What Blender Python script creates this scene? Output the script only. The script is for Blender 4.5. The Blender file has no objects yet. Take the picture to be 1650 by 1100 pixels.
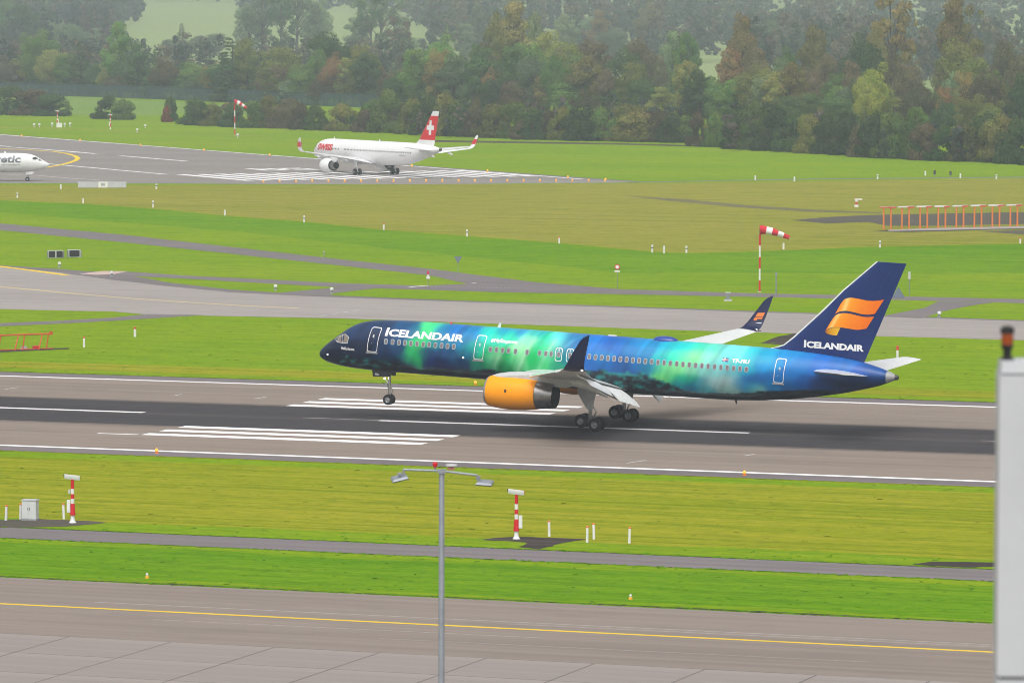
import bpy, bmesh, math, random
import numpy as np
from mathutils import Vector, Matrix, Euler, noise as mnoise

SC = bpy.context.scene
COL = SC.collection
rnd = random.Random(7)

# ------------------------------------------------------------------ camera
CAM_X, CAM_Y, CAM_H = 133.216, -357.150, 33.002
YAW, PITCH, ROLL = -0.349817, 0.0697709, 0.0023058
FPX = 8000.0                      # focal length in pixels of a 1650 px wide picture
cam_d = bpy.data.cameras.new('camera')
cam = bpy.data.objects.new('camera', cam_d)
COL.objects.link(cam)
cp, sp, cyw, syw = math.cos(PITCH), math.sin(PITCH), math.cos(YAW), math.sin(YAW)
FW = Vector((syw * cp, cyw * cp, -sp))
R0 = Vector((cyw, -syw, 0.0))
U0 = R0.cross(FW)
RT = R0 * math.cos(ROLL) + U0 * math.sin(ROLL)
UP = -R0 * math.sin(ROLL) + U0 * math.cos(ROLL)
cam.matrix_world = Matrix(((RT.x, UP.x, -FW.x, CAM_X), (RT.y, UP.y, -FW.y, CAM_Y), (RT.z, UP.z, -FW.z, CAM_H), (0, 0, 0, 1)))
cam_d.sensor_width = 36.0
cam_d.lens = 36.0 * FPX / 1650.0
cam_d.clip_start = 1.0
cam_d.clip_end = 9000.0
cam_d.dof.use_dof = True
cam_d.dof.focus_distance = 376.0
cam_d.dof.aperture_fstop = 3.0
SC.camera = cam

# ------------------------------------------------------------------ sky, sun, exposure
SUN_EL, SUN_AZ = math.radians(58), math.radians(168)     # azimuth clockwise from +Y
world = bpy.data.worlds.new('World')
SC.world = world
world.use_nodes = True
wn, wl = world.node_tree.nodes, world.node_tree.links
wn.clear()
w_out = wn.new('ShaderNodeOutputWorld'); w_bg = wn.new('ShaderNodeBackground')
w_sky = wn.new('ShaderNodeTexSky'); w_hsv = wn.new('ShaderNodeHueSaturation')
w_sky.sky_type = 'NISHITA'; w_sky.sun_disc = False
w_sky.sun_elevation = SUN_EL; w_sky.sun_rotation = SUN_AZ
w_sky.air_density = 1.0; w_sky.dust_density = 6.0; w_sky.ozone_density = 1.0
w_hsv.inputs['Saturation'].default_value = 0.12      # an overcast sky is nearly grey
w_bg.inputs['Strength'].default_value = 0.122
wl.new(w_sky.outputs[0], w_hsv.inputs['Color']); wl.new(w_hsv.outputs[0], w_bg.inputs['Color'])
wl.new(w_bg.outputs[0], w_out.inputs['Surface'])
sun_d = bpy.data.lights.new('sun', 'SUN')
sun_d.energy = 1.15; sun_d.angle = math.radians(75); sun_d.color = (1.0, 0.96, 0.9)
sun = bpy.data.objects.new('sun', sun_d); COL.objects.link(sun)
sdir = Vector((math.sin(SUN_AZ) * math.cos(SUN_EL), math.cos(SUN_AZ) * math.cos(SUN_EL), math.sin(SUN_EL)))
sun.rotation_euler = (-sdir).to_track_quat('-Z', 'Y').to_euler()
sun.location = (0, 0, 300)
SC.view_settings.view_transform = 'Standard'
SC.view_settings.look = 'None'
SC.view_settings.exposure = 0.42
SC.view_settings.gamma = 1.0
SC.view_settings.use_curve_mapping = False
SC.render.engine = 'CYCLES'
SC.cycles.use_denoising = True
SC.cycles.denoiser = 'OPENIMAGEDENOISE'
SC.cycles.denoising_prefilter = 'ACCURATE'
SC.cycles.denoising_input_passes = 'RGB_ALBEDO_NORMAL'
SC.cycles.filter_width = 0.95
SC.cycles.max_bounces = 6
SC.cycles.volume_bounces = 1
SC.cycles.diffuse_bounces = 3
SC.cycles.transparent_max_bounces = 8

# ------------------------------------------------------------------ picture <-> place
CAMP = Vector((CAM_X, CAM_Y, CAM_H))
def ray(px, py):
    return FW + RT * ((px - 825.0) / FPX) - UP * ((py - 550.0) / FPX)
def at(px, py, z=0.0):
    d = ray(px, py); t = (z - CAM_H) / d.z
    p = CAMP + d * t
    return Vector((p.x, p.y, z))
def at_dist(px, dist):
    """a point on the ground (hills included) under picture column px, dist metres away"""
    d = ray(px, 300); k = dist / math.hypot(d.x, d.y)
    x, y = CAM_X + d.x * k, CAM_Y + d.y * k
    return Vector((x, y, terrain(x, y)))
def dist_of(p):
    return math.hypot(p.x - CAM_X, p.y - CAM_Y)
def height_for(p, py):
    """height above z=0 of the point over p that shows at picture row py"""
    d = ray(825, py); return CAM_H + d.z * dist_of(p) / math.hypot(d.x, d.y)
def terrain(x, y):
    d = math.hypot(x - CAM_X, y - CAM_Y)
    if d < 2100: return 0.0
    t = d - 2100
    if t > 2300: t = 2300
    u = min(1.0, t / 400.0)
    return u * u * (3 - 2 * u) * t * 0.0150 + (math.sin(x * 0.006) + math.sin(y * 0.0047 + 1.0)) * 1.6 * u

# ------------------------------------------------------------------ object helpers
def tag(o, label=None, cat=None, group=None, kind=None):
    if label: o['label'] = label
    if cat: o['category'] = cat
    if group: o['group'] = group
    if kind: o['kind'] = kind
    return o
def thing(name, label, cat, loc=(0, 0, 0), rotz=0.0, group=None):
    o = bpy.data.objects.new(name, None); COL.objects.link(o)
    o.location = loc; o.rotation_euler = (0, 0, rotz); o.empty_display_size = 0.2
    return tag(o, label, cat, group)
def copy_tree(o, parent=None):
    c = o.copy(); COL.objects.link(c)
    if parent is not None: c.parent = parent
    for ch in list(o.children): copy_tree(ch, c)
    return c

class MB:
    def __init__(s): s.v, s.f, s.m = [], [], []
    def add(s, vs, fs, mat=0):
        b = len(s.v); s.v += [tuple(v) for v in vs]
        s.f += [tuple(i + b for i in f) for f in fs]; s.m += [mat] * len(fs)
    def box(s, c, d, mat=0, R=None, taper=1.0):
        vs = []
        for sz in (-1, 1):
            k = taper if sz > 0 else 1.0
            for sx, sy in ((-1, -1), (1, -1), (1, 1), (-1, 1)):
                p = Vector((sx * d[0] / 2 * k, sy * d[1] / 2 * k, sz * d[2] / 2))
                if R is not None: p = R @ p
                vs.append((p.x + c[0], p.y + c[1], p.z + c[2]))
        s.add(vs, [(3, 2, 1, 0), (4, 5, 6, 7), (0, 1, 5, 4), (1, 2, 6, 5), (2, 3, 7, 6), (3, 0, 4, 7)], mat)
    def tube(s, pts, rad, n=10, mat=0, caps=True):
        pts = [Vector(p) for p in pts]
        if not hasattr(rad, '__len__'): rad = [rad] * len(pts)
        vs, fs = [], []
        ref = None
        for i, p in enumerate(pts):
            t = (pts[min(i + 1, len(pts) - 1)] - pts[max(i - 1, 0)]).normalized()
            if ref is None: ref = Vector((1, 0, 0)) if abs(t.x) < 0.8 else Vector((0, 1, 0))
            a = (ref - t * ref.dot(t)).normalized(); b = t.cross(a); ref = a
            for k in range(n):
                an = 2 * math.pi * k / n
                q = p + (a * math.cos(an) + b * math.sin(an)) * rad[i]
                vs.append(q)
        for i in range(len(pts) - 1):
            for k in range(n):
                k2 = (k + 1) % n
                fs.append((i * n + k, i * n + k2, (i + 1) * n + k2, (i + 1) * n + k))
        if caps:
            fs.append(tuple(range(n - 1, -1, -1))); fs.append(tuple((len(pts) - 1) * n + k for k in range(n)))
        s.add(vs, fs, mat)
    def lathe(s, prof, o=(0, 0, 0), axis='x', n=32, mat=0, mats=None):
        """prof: (along, radius) pairs"""
        vs, fs = [], []
        for a, r in prof:
            for k in range(n):
                an = 2 * math.pi * k / n
                c_, s_ = math.cos(an) * r, math.sin(an) * r
                q = (a, c_, s_) if axis == 'x' else ((c_, a, -s_) if axis == 'y' else (c_, s_, a))
                vs.append((q[0] + o[0], q[1] + o[1], q[2] + o[2]))
        b = len(s.v); s.v += vs
        for i in range(len(prof) - 1):
            for k in range(n):
                k2 = (k + 1) % n
                q = (i * n + k, (i + 1) * n + k, (i + 1) * n + k2, i * n + k2)
                if axis == 'z': q = q[::-1]
                s.f.append(tuple(j + b for j in q)); s.m.append(mats[i] if mats else mat)
    def loft(s, rings, mat=0, cap=True):
        n = len(rings[0]); vs = [p for r in rings for p in r]; fs = []
        for i in range(len(rings) - 1):
            for k in range(n):
                k2 = (k + 1) % n
                fs.append((i * n + k, (i + 1) * n + k, (i + 1) * n + k2, i * n + k2))
        if cap:
            fs.append(tuple(range(n))); fs.append(tuple((len(rings) - 1) * n + k for k in range(n - 1, -1, -1)))
        s.add(vs, fs, mat)
    def slab(s, poly, y0, y1, mat=0):
        """poly in (x,z), thickness from y0 to y1"""
        n = len(poly)
        vs = [(x, y0, z) for x, z in poly] + [(x, y1, z) for x, z in poly]
        fs = [tuple(range(n)), tuple(range(2 * n - 1, n - 1, -1))]
        fs += [(i, i + n, (i + 1) % n + n, (i + 1) % n) for i in range(n)]
        s.add(vs, fs, mat)
    def build(s, name, mats, parent=None, smooth=40, recalc=True):
        me = bpy.data.meshes.new(name)
        me.from_pydata(s.v, [], s.f)
        if not isinstance(mats, (list, tuple)): mats = [mats]
        for m in mats: me.materials.append(m)
        me.polygons.foreach_set('material_index', s.m)
        if recalc:
            bm = bmesh.new(); bm.from_mesh(me); bmesh.ops.recalc_face_normals(bm, faces=bm.faces); bm.to_mesh(me); bm.free()
        if smooth:
            me.shade_smooth(); me.set_sharp_from_angle(angle=math.radians(smooth))
        me.update()
        o = bpy.data.objects.new(name, me); COL.objects.link(o)
        if parent is not None: o.parent = parent
        return o

ORD = 'first second third fourth fifth sixth seventh eighth ninth tenth eleventh twelfth thirteenth fourteenth fifteenth sixteenth seventeenth eighteenth nineteenth twentieth twenty-first twenty-second twenty-third twenty-fourth twenty-fifth twenty-sixth twenty-seventh twenty-eighth twenty-ninth thirtieth'.split()
ORD += ['thirty-' + w for w in ORD[:9]] + ['fortieth'] + ['forty-' + w for w in ORD[:9]]

# ------------------------------------------------------------------ materials
def new_mat(name):
    m = bpy.data.materials.new(name); m.use_nodes = True
    nt = m.node_tree; b = nt.nodes['Principled BSDF']
    return m, nt, b
def nd(nt, kind, **kw):
    n = nt.nodes.new(kind)
    for k, v in kw.items():
        if k in n.inputs and not hasattr(n, k): n.inputs[k].default_value = v
        else: setattr(n, k, v)
    return n
def srgb(r, g, b, k=1.0):
    f = lambda c: (c / 255 / 12.92 if c / 255 <= 0.04045 else ((c / 255 + 0.055) / 1.055) ** 2.4) * k
    return (f(r), f(g), f(b), 1.0)
def coords(nt, scale=(1, 1, 1), kind='Object', rot=(0, 0, 0)):
    tc = nd(nt, 'ShaderNodeTexCoord'); mp = nd(nt, 'ShaderNodeMapping')
    mp.inputs['Scale'].default_value = scale; mp.inputs['Rotation'].default_value = rot
    nt.links.new(tc.outputs[kind], mp.inputs['Vector']); return mp.outputs[0]
def nz(nt, vec, scale, detail=4.0, rough=0.55):
    n = nd(nt, 'ShaderNodeTexNoise'); n.inputs['Scale'].default_value = scale
    n.inputs['Detail'].default_value = detail; n.inputs['Roughness'].default_value = rough
    nt.links.new(vec, n.inputs['Vector']); return n.outputs['Fac']
def ramp(nt, fac, stops):
    r = nd(nt, 'ShaderNodeValToRGB'); e = r.color_ramp.elements
    while len(e) < len(stops): e.new(0.5)
    for i, (p, c) in enumerate(stops):
        e[i].position = p; e[i].color = c if hasattr(c, '__len__') else (c, c, c, 1)
    nt.links.new(fac, r.inputs[0]); return r.outputs[0]
def mix(nt, fac, a, b, mode='MIX'):
    n = nd(nt, 'ShaderNodeMix', data_type='RGBA', blend_type=mode)
    for sock, v in ((n.inputs[0], fac), (n.inputs[6], a), (n.inputs[7], b)):
        if hasattr(v, 'links') or isinstance(v, bpy.types.NodeSocket): nt.links.new(v, sock)
        else: sock.default_value = v
    return n.outputs[2]
def mth(nt, op, a, b=0.0, c=0.0):
    n = nd(nt, 'ShaderNodeMath', operation=op)
    for sock, v in zip(n.inputs, (a, b, c)):
        if isinstance(v, bpy.types.NodeSocket): nt.links.new(v, sock)
        else: sock.default_value = v
    return n.outputs[0]
def bump(nt, b, h, strength=0.3, dist=0.05):
    n = nd(nt, 'ShaderNodeBump'); n.inputs['Strength'].default_value = strength; n.inputs['Distance'].default_value = dist
    nt.links.new(h, n.inputs['Height']); nt.links.new(n.outputs[0], b.inputs['Normal'])
def paint(name, col, rough=0.4, metal=0.0, dirt=0.12, coat=0.0, spec=0.5, emit=0.0, scale=3.0):
    m, nt, b = new_mat(name)
    f = nz(nt, coords(nt), scale, 5.0, 0.6)
    d = ramp(nt, f, [(0.3, 1.0 - dirt), (0.7, 1.0)])
    c = mix(nt, 1.0, col, d, 'MULTIPLY')
    nt.links.new(c, b.inputs['Base Color'])
    b.inputs['Roughness'].default_value = rough; b.inputs['Metallic'].default_value = metal
    b.inputs['Specular IOR Level'].default_value = spec
    b.inputs['Coat Weight'].default_value = coat; b.inputs['Coat Roughness'].default_value = 0.12
    if emit:
        b.inputs['Emission Color'].default_value = col; b.inputs['Emission Strength'].default_value = emit
    return m

def grass_mat(name, a, b_, c, streak=0.4, far=False):
    """a main, b dark, c straw/yellow; streaks lie along x (mown swaths)"""
    m, nt, b = new_mat(name)
    big = nz(nt, coords(nt, (0.012, 0.03, 1)), 1.0, 3.0)
    strk = nz(nt, coords(nt, (0.014, 0.7, 1)), 1.0, 6.0, 0.65)
    mid = nz(nt, coords(nt, (0.16, 0.5, 1)), 1.0, 5.0, 0.6)
    fine = nz(nt, coords(nt, (0.8, 1.5, 1)), 1.0, 6.0, 0.75)
    tuft = nz(nt, coords(nt, (2.5, 3.5, 1)), 1.0, 3.0, 0.7)
    col = mix(nt, ramp(nt, big, [(0.38, 0.0), (0.62, 1.0)]), a, mix(nt, 0.5, a, c))
    col = mix(nt, mth(nt, 'MULTIPLY', ramp(nt, strk, [(0.44, 0.0), (0.62, 1.0)]), streak), col, c)
    col = mix(nt, mth(nt, 'MULTIPLY', ramp(nt, strk, [(0.34, 1.0), (0.48, 0.0)]), streak), col, b_)
    col = mix(nt, mth(nt, 'MULTIPLY', ramp(nt, mid, [(0.36, 1.0), (0.5, 0.0)]), 0.45), col, b_)
    col = mix(nt, mth(nt, 'MULTIPLY', ramp(nt, fine, [(0.36, 1.0), (0.52, 0.0)]), 0.5), col, b_)
    col = mix(nt, mth(nt, 'MULTIPLY', ramp(nt, fine, [(0.52, 0.0), (0.66, 1.0)]), 0.45), col, c)
    col = mix(nt, mth(nt, 'MULTIPLY', ramp(nt, tuft, [(0.36, 1.0), (0.5, 0.0)]), 0.3), col, b_)
    nt.links.new(col, b.inputs['Base Color'])
    b.inputs['Roughness'].default_value = 0.95; b.inputs['Specular IOR Level'].default_value = 0.0
    bump(nt, b, mth(nt, 'ADD', fine, tuft), 0.5, 0.08)
    return m

def paved_mat(name, col, dark, light, rubber=False, rough=0.8, patch=0.35):
    m, nt, b = new_mat(name)
    big = nz(nt, coords(nt, (0.015, 0.06, 1)), 1.0, 4.0)
    strk = nz(nt, coords(nt, (0.012, 0.8, 1)), 1.0, 6.0, 0.6)
    mid = nz(nt, coords(nt, (0.15, 0.3, 1)), 1.0, 5.0, 0.6)
    fine = nz(nt, coords(nt, (6, 9, 1)), 1.0, 4.0, 0.7)
    c = mix(nt, ramp(nt, big, [(0.35, 0.0), (0.65, 1.0)]), col, mix(nt, patch, col, dark))
    c = mix(nt, mth(nt, 'MULTIPLY', ramp(nt, strk, [(0.45, 0.0), (0.7, 1.0)]), 0.45), c, light)
    c = mix(nt, mth(nt, 'MULTIPLY', ramp(nt, strk, [(0.28, 1.0), (0.45, 0.0)]), 0.4), c, dark)
    c = mix(nt, mth(nt, 'MULTIPLY', ramp(nt, mid, [(0.3, 1.0), (0.48, 0.0)]), 0.3), c, dark)
    c = mix(nt, mth(nt, 'MULTIPLY', ramp(nt, fine, [(0.3, 1.0), (0.5, 0.0)]), 0.18), c, dark)
    if rubber:      # tyre rubber laid down along the middle of the runway
        tc = nd(nt, 'ShaderNodeTexCoord'); sx = nd(nt, 'ShaderNodeSeparateXYZ')
        nt.links.new(tc.outputs['Object'], sx.inputs[0])
        ay = mth(nt, 'ABSOLUTE', mth(nt, 'ADD', sx.outputs['Y'], 0.4))
        tire = nz(nt, coords(nt, (0.006, 1.9, 1)), 1.0, 6.0, 0.7)
        slow = nz(nt, coords(nt, (0.01, 0.1, 1)), 1.0, 2.0)
        e = mth(nt, 'ADD', ay, mth(nt, 'MULTIPLY', mth(nt, 'SUBTRACT', tire, 0.5), 3.6))
        e = mth(nt, 'ADD', e, mth(nt, 'MULTIPLY', mth(nt, 'SUBTRACT', slow, 0.5), 0.7))
        mr = nd(nt, 'ShaderNodeMapRange', interpolation_type='SMOOTHSTEP')
        nt.links.new(e, mr.inputs[0]); mr.inputs[1].default_value = 11.3; mr.inputs[2].default_value = 9.2
        mid_ = nd(nt, 'ShaderNodeMapRange', interpolation_type='SMOOTHSTEP')   # a little less wear on the very centre line
        nt.links.new(ay, mid_.inputs[0]); mid_.inputs[1].default_value = 0.2; mid_.inputs[2].default_value = 2.0
        mid_.inputs[3].default_value = 0.9; mid_.inputs[4].default_value = 1.0
        k = mth(nt, 'MULTIPLY', mr.outputs[0], mid_.outputs[0])
        k = mth(nt, 'MULTIPLY', k, ramp(nt, tire, [(0.2, 1.0), (0.85, 0.86)]))
        thin = nz(nt, coords(nt, (0.012, 5.0, 1)), 1.0, 5.0, 0.7)
        k = mth(nt, 'MULTIPLY', k, ramp(nt, thin, [(0.45, 1.0), (0.75, 0.66)]))
        c = mix(nt, k, c, (0.028, 0.029, 0.036, 1))
    nt.links.new(c, b.inputs['Base Color'])
    b.inputs['Roughness'].default_value = rough; b.inputs['Specular IOR Level'].default_value = 0.06
    bump(nt, b, fine, 0.15, 0.01)
    return m

M = {}
M['grass'] = grass_mat('grass', (0.150, 0.270, 0.004, 1), (0.085, 0.180, 0.003, 1), (0.245, 0.31, 0.010, 1), 0.45)
M['grass_rich'] = grass_mat('grass_rich', (0.098, 0.235, 0.003, 1), (0.058, 0.155, 0.003, 1), (0.185, 0.29, 0.008, 1), 0.4)
M['grass_mown'] = grass_mat('grass_mown', (0.205, 0.255, 0.004, 1), (0.120, 0.170, 0.003, 1), (0.31, 0.29, 0.022, 1), 0.9)
M['grass_olive'] = grass_mat('grass_olive', (0.215, 0.235, 0.020, 1), (0.12, 0.15, 0.012, 1), (0.31, 0.275, 0.055, 1), 0.85)
M['hayfield'] = grass_mat('hayfield', (0.16, 0.27, 0.05, 1), (0.08, 0.16, 0.03, 1), (0.22, 0.28, 0.07, 1), 0.3)
M['hill_meadow'] = grass_mat('hill_meadow', (0.25, 0.33, 0.12, 1), (0.19, 0.25, 0.10, 1), (0.30, 0.33, 0.14, 1), 0.3)
M['runway'] = paved_mat('runway_concrete', (0.240, 0.196, 0.164, 1), (0.145, 0.121, 0.106, 1), (0.315, 0.263, 0.226, 1), rubber=True)
M['far_runway'] = paved_mat('far_runway_concrete', (0.245, 0.222, 0.205, 1), (0.15, 0.137, 0.13, 1), (0.32, 0.295, 0.275, 1))
M['taxiway'] = paved_mat('taxiway_concrete', (0.315, 0.285, 0.268, 1), (0.215, 0.195, 0.187, 1), (0.40, 0.365, 0.345, 1), patch=0.3)
M['apron_taxi'] = paved_mat('apron_asphalt', (0.240, 0.199, 0.172, 1), (0.155, 0.132, 0.118, 1), (0.31, 0.265, 0.235, 1))
M['slab'] = paved_mat('apron_concrete', (0.278, 0.243, 0.224, 1), (0.20, 0.175, 0.163, 1), (0.335, 0.298, 0.276, 1), patch=0.3)
M['joint'] = paint('joint_sealant', (0.115, 0.10, 0.094, 1), 0.9)
M['road'] = paved_mat('road_asphalt', (0.18, 0.158, 0.162, 1), (0.115, 0.103, 0.106, 1), (0.25, 0.222, 0.225, 1))
M['shoulder'] = paved_mat('shoulder_asphalt', (0.175, 0.153, 0.157, 1), (0.10, 0.09, 0.093, 1), (0.245, 0.215, 0.215, 1))
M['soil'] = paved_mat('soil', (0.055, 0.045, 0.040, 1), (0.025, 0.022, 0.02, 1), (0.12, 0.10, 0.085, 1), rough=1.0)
M['line_white'] = paved_mat('white_road_paint', (0.80, 0.79, 0.80, 1), (0.55, 0.53, 0.52, 1), (0.85, 0.85, 0.85, 1), patch=0.1)
M['line_worn'] = paved_mat('worn_white_paint', (0.46, 0.45, 0.44, 1), (0.25, 0.24, 0.24, 1), (0.6, 0.6, 0.58, 1))
M['line_yellow'] = paved_mat('yellow_road_paint', (0.78, 0.56, 0.02, 1), (0.45, 0.33, 0.05, 1), (0.75, 0.55, 0.06, 1), patch=0.1)
M['line_pale_yellow'] = paved_mat('faded_yellow_paint', (0.52, 0.43, 0.22, 1), (0.38, 0.33, 0.24, 1), (0.6, 0.5, 0.28, 1))
M['pink'] = paved_mat('pink_patch_concrete', (0.50, 0.37, 0.33, 1), (0.4, 0.31, 0.28, 1), (0.6, 0.47, 0.43, 1))
M['white'] = paint('white_paint', (0.78, 0.78, 0.78, 1), 0.45)
M['white_gloss'] = paint('white_gloss_paint', (0.80, 0.80, 0.81, 1), 0.25, coat=0.4, dirt=0.05, scale=0.6)
M['pale_grey'] = paint('pale_grey_paint', (0.52, 0.53, 0.53, 1), 0.4, dirt=0.15)
M['mid_grey'] = paint('mid_grey_paint', (0.27, 0.28, 0.29, 1), 0.45, dirt=0.2)
M['steel'] = paint('galvanised_steel', (0.31, 0.335, 0.37, 1), 0.45, 0.35, dirt=0.2)
M['dark_metal'] = paint('dark_metal', (0.06, 0.06, 0.065, 1), 0.45, 0.5)
M['bright_metal'] = paint('bright_metal', (0.55, 0.55, 0.56, 1), 0.28, 0.9)
M['burnt_metal'] = paint('burnt_metal', (0.36, 0.35, 0.35, 1), 0.3, 0.9, dirt=0.4)
M['black'] = paint('black', (0.008, 0.008, 0.009, 1), 0.6)
M['wheel_metal'] = paint('wheel_metal', (0.38, 0.38, 0.39, 1), 0.45, 0.7, dirt=0.4, scale=9.0)
M['rubber'] = paint('tyre_rubber', (0.009, 0.009, 0.010, 1), 0.8)
M['glass'] = paint('dark_glass', (0.03, 0.032, 0.036, 1), 0.08, spec=0.8)
M['red'] = paint('red_paint', (0.64, 0.006, 0.014, 1), 0.45)
M['red_fabric'] = paint('red_fabric', (0.60, 0.012, 0.025, 1), 0.8)
M['white_fabric'] = paint('white_fabric', (0.78, 0.76, 0.77, 1), 0.8)
M['orange'] = paint('orange_paint', (0.75, 0.20, 0.035, 1), 0.5)
M['orange_red'] = paint('orange_red_paint', (0.62, 0.085, 0.02, 1), 0.5)
M['amber'] = paint('amber_lens', (0.85, 0.40, 0.02, 1), 0.3)
M['amber_lit'] = paint('amber_lamp', (1.0, 0.45, 0.04, 1), 0.3, emit=0.35)
M['lamp_white'] = paint('white_lamp', (1.0, 0.96, 0.85, 1), 0.3, emit=6.0)
M['cabinet'] = paint('cabinet_grey', (0.62, 0.64, 0.62, 1), 0.5)
M['lavender'] = paint('pale_grey_cladding', (0.50, 0.51, 0.545, 1), 0.5, dirt=0.12, scale=0.8)
M['sign_back'] = paint('sign_back', (0.17, 0.21, 0.28, 1), 0.5, 0.3)
M['fence'] = paint('green_mesh_fence', (0.03, 0.075, 0.075, 1), 0.7)
M['fence'].node_tree.nodes['Principled BSDF'].inputs['Alpha'].default_value = 0.6     # open mesh
M['track'] = paved_mat('worn_track', (0.15, 0.14, 0.065, 1), (0.07, 0.06, 0.045, 1), (0.2, 0.19, 0.08, 1), rough=1.0)
M['brown_soil'] = paved_mat('brown_soil', (0.095, 0.085, 0.07, 1), (0.05, 0.045, 0.04, 1), (0.15, 0.14, 0.08, 1), rough=1.0)
# ================================================================== the setting
# one ground sheet round the camera out to the horizon, hills included
def build_ground():
    rings = [2, 60, 150, 300, 500, 800, 1100, 1400, 1700, 2000] + [2100 + 50 * i for i in range(48)] + [4700, 5200]
    n = 144
    vs = [(CAM_X, CAM_Y, 0)]; fs = []
    for r in rings:
        for k in range(n):
            a = 2 * math.pi * k / n
            x, y = CAM_X + r * math.cos(a), CAM_Y + r * math.sin(a)
            vs.append((x, y, terrain(x, y)))
    for k in range(n): fs.append((0, 1 + k, 1 + (k + 1) % n))
    for i in range(len(rings) - 1):
        for k in range(n):
            k2 = (k + 1) % n
            fs.append((1 + i * n + k, 1 + (i + 1) * n + k, 1 + (i + 1) * n + k2, 1 + i * n + k2))
    me = bpy.data.meshes.new('ground'); me.from_pydata(vs, [], fs); me.materials.append(M['grass']); me.materials.append(M['hill_meadow'])
    i0 = rings.index(1700)
    me.polygons.foreach_set('material_index', [0] * (n + i0 * n) + [1] * (len(fs) - n - i0 * n))
    me.shade_smooth()
    o = bpy.data.objects.new('ground', me); COL.objects.link(o)
    return tag(o, 'wide green airfield grass running to wooded hills', None, None, 'structure')
build_ground()

LEVEL = [0]
def sheet_pts(name, pts, z, mat, label=None, jitter=0.0, step=4.0, parent=None, kind='structure'):
    """flat sheet from world (x,y) outline; edges wander by jitter metres so that they are not ruled lines"""
    P = []
    n = len(pts)
    for i in range(n):
        a, b = Vector(pts[i][:2]), Vector(pts[(i + 1) % n][:2])
        L = (b - a).length
        k = max(1, min(400, int(L / step))) if jitter else 1
        nrm = Vector((-(b - a).y, (b - a).x)).normalized() if L > 0 else Vector((0, 0))
        for j in range(k):
            q = a.lerp(b, j / k)
            if jitter and j:
                q = q + nrm * (mnoise.noise(Vector((q.x * 0.13, q.y * 0.13, 3.1))) + 0.6 * mnoise.noise(Vector((q.x * 0.5, q.y * 0.5, 8.1)))) * jitter
            P.append((q.x, q.y, z))
    me = bpy.data.meshes.new(name); me.from_pydata(P, [], [tuple(range(len(P)))]); me.materials.append(mat)
    bm = bmesh.new(); bm.from_mesh(me)
    bmesh.ops.triangulate(bm, faces=bm.faces, ngon_method='EAR_CLIP')
    for f in bm.faces:
        if f.normal.z < 0: f.normal_flip()
    bm.to_mesh(me); bm.free()
    o = bpy.data.objects.new(name, me); COL.objects.link(o)
    if parent is not None: o.parent = parent
    elif kind: tag(o, label, None, None, kind)
    return o
def sheet(name, px, z, mat, label=None, jitter=0.0, step=4.0, parent=None):
    return sheet_pts(name, [at(*q) for q in px], z, mat, label, jitter, step, parent)
def strip(name, px, width, z, mat, parent, world=False):
    P = [Vector(q) if world else at(*q) for q in px]
    L, R = [], []
    for i, p in enumerate(P):
        t = (P[min(i + 1, len(P) - 1)] - P[max(i - 1, 0)]); t.z = 0; t.normalize()
        nn = Vector((-t.y, t.x, 0)) * width / 2
        L.append(p + nn); R.append(p - nn)
    return sheet_pts(name, L + R[::-1], z, mat, parent=parent, kind=None)

# ---- grass of other lengths and colours
sheet('mown_grass', [(-500, 296.5), (0, 298), (460, 298.5), (985, 296), (1100, 295), (1400, 291), (1650, 288), (2100, 282), (2100, 386), (1650, 392), (1370, 398), (1265, 403), (1106, 407.5), (1051, 405), (901, 391), (752, 379.5), (618, 370), (490, 356.5), (363, 347), (247, 336), (134, 328), (0, 322), (-500, 300)],
      0.004, M['grass_olive'], 'olive cut grass beyond the service road', 0.8, 6)
sheet('grass_edge', [(0, 321.6), (134, 327.6), (247, 335.6), (363, 346.6), (490, 356.1), (618, 369.6), (752, 379.1), (901, 390.6), (1051, 404.6), (1106, 407.1), (1265, 402.6), (1370, 397.6), (1650, 391.6), (1650, 392.7), (1370, 398.8), (1265, 403.9), (1106, 408.4), (1051, 405.9), (901, 391.9), (752, 380.3), (618, 370.8), (490, 357.2), (363, 347.7), (247, 336.6), (134, 328.6), (0, 322.5)],
      0.010, M['grass_mown'], 'pale dry line where the cut grass ends', 0.5, 5)
sheet('rich_grass', [(-500, 304), (0, 323), (134, 329), (247, 337), (363, 348), (490, 357.5), (618, 371), (752, 380.5), (901, 392), (1051, 406), (1106, 408.5), (1265, 404), (1370, 399), (1650, 393), (2100, 387), (2100, 440), (1650, 440), (1000, 440), (700, 408), (400, 375), (0, 342), (-500, 320)],
      0.006, M['grass_rich'], 'rich green grass strip beside the service road', 1.5, 6)
sheet_pts('mown_grass', [(-400, -37.5), (500, -37.5), (500, -75.0), (-400, -75.0)], 0.004, M['grass_mown'], 'yellowish mown grass between the runway and the narrow path', 0.9, 3)
sheet_pts('rich_grass', [(-400, -88), (500, -88), (500, -102.5), (-400, -102.5)], 0.004, M['grass_rich'], 'rich green grass verge beside the apron', 1.2, 3)
sheet_pts('mown_grass', [(-400, 38.0), (500, 38.0), (500, 45.5), (-400, 45.5)], 0.004, M['grass_mown'], 'straw coloured grass swath along the far runway edge', 1.2, 4)
sheet('meadow', [(-300, 150), (60, 153), (300, 165), (420, 172), (420, 186), (300, 186), (120, 186), (-300, 170)], 0.004, M['hayfield'], 'light green meadow in front of the green fence', 2, 10)

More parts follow.
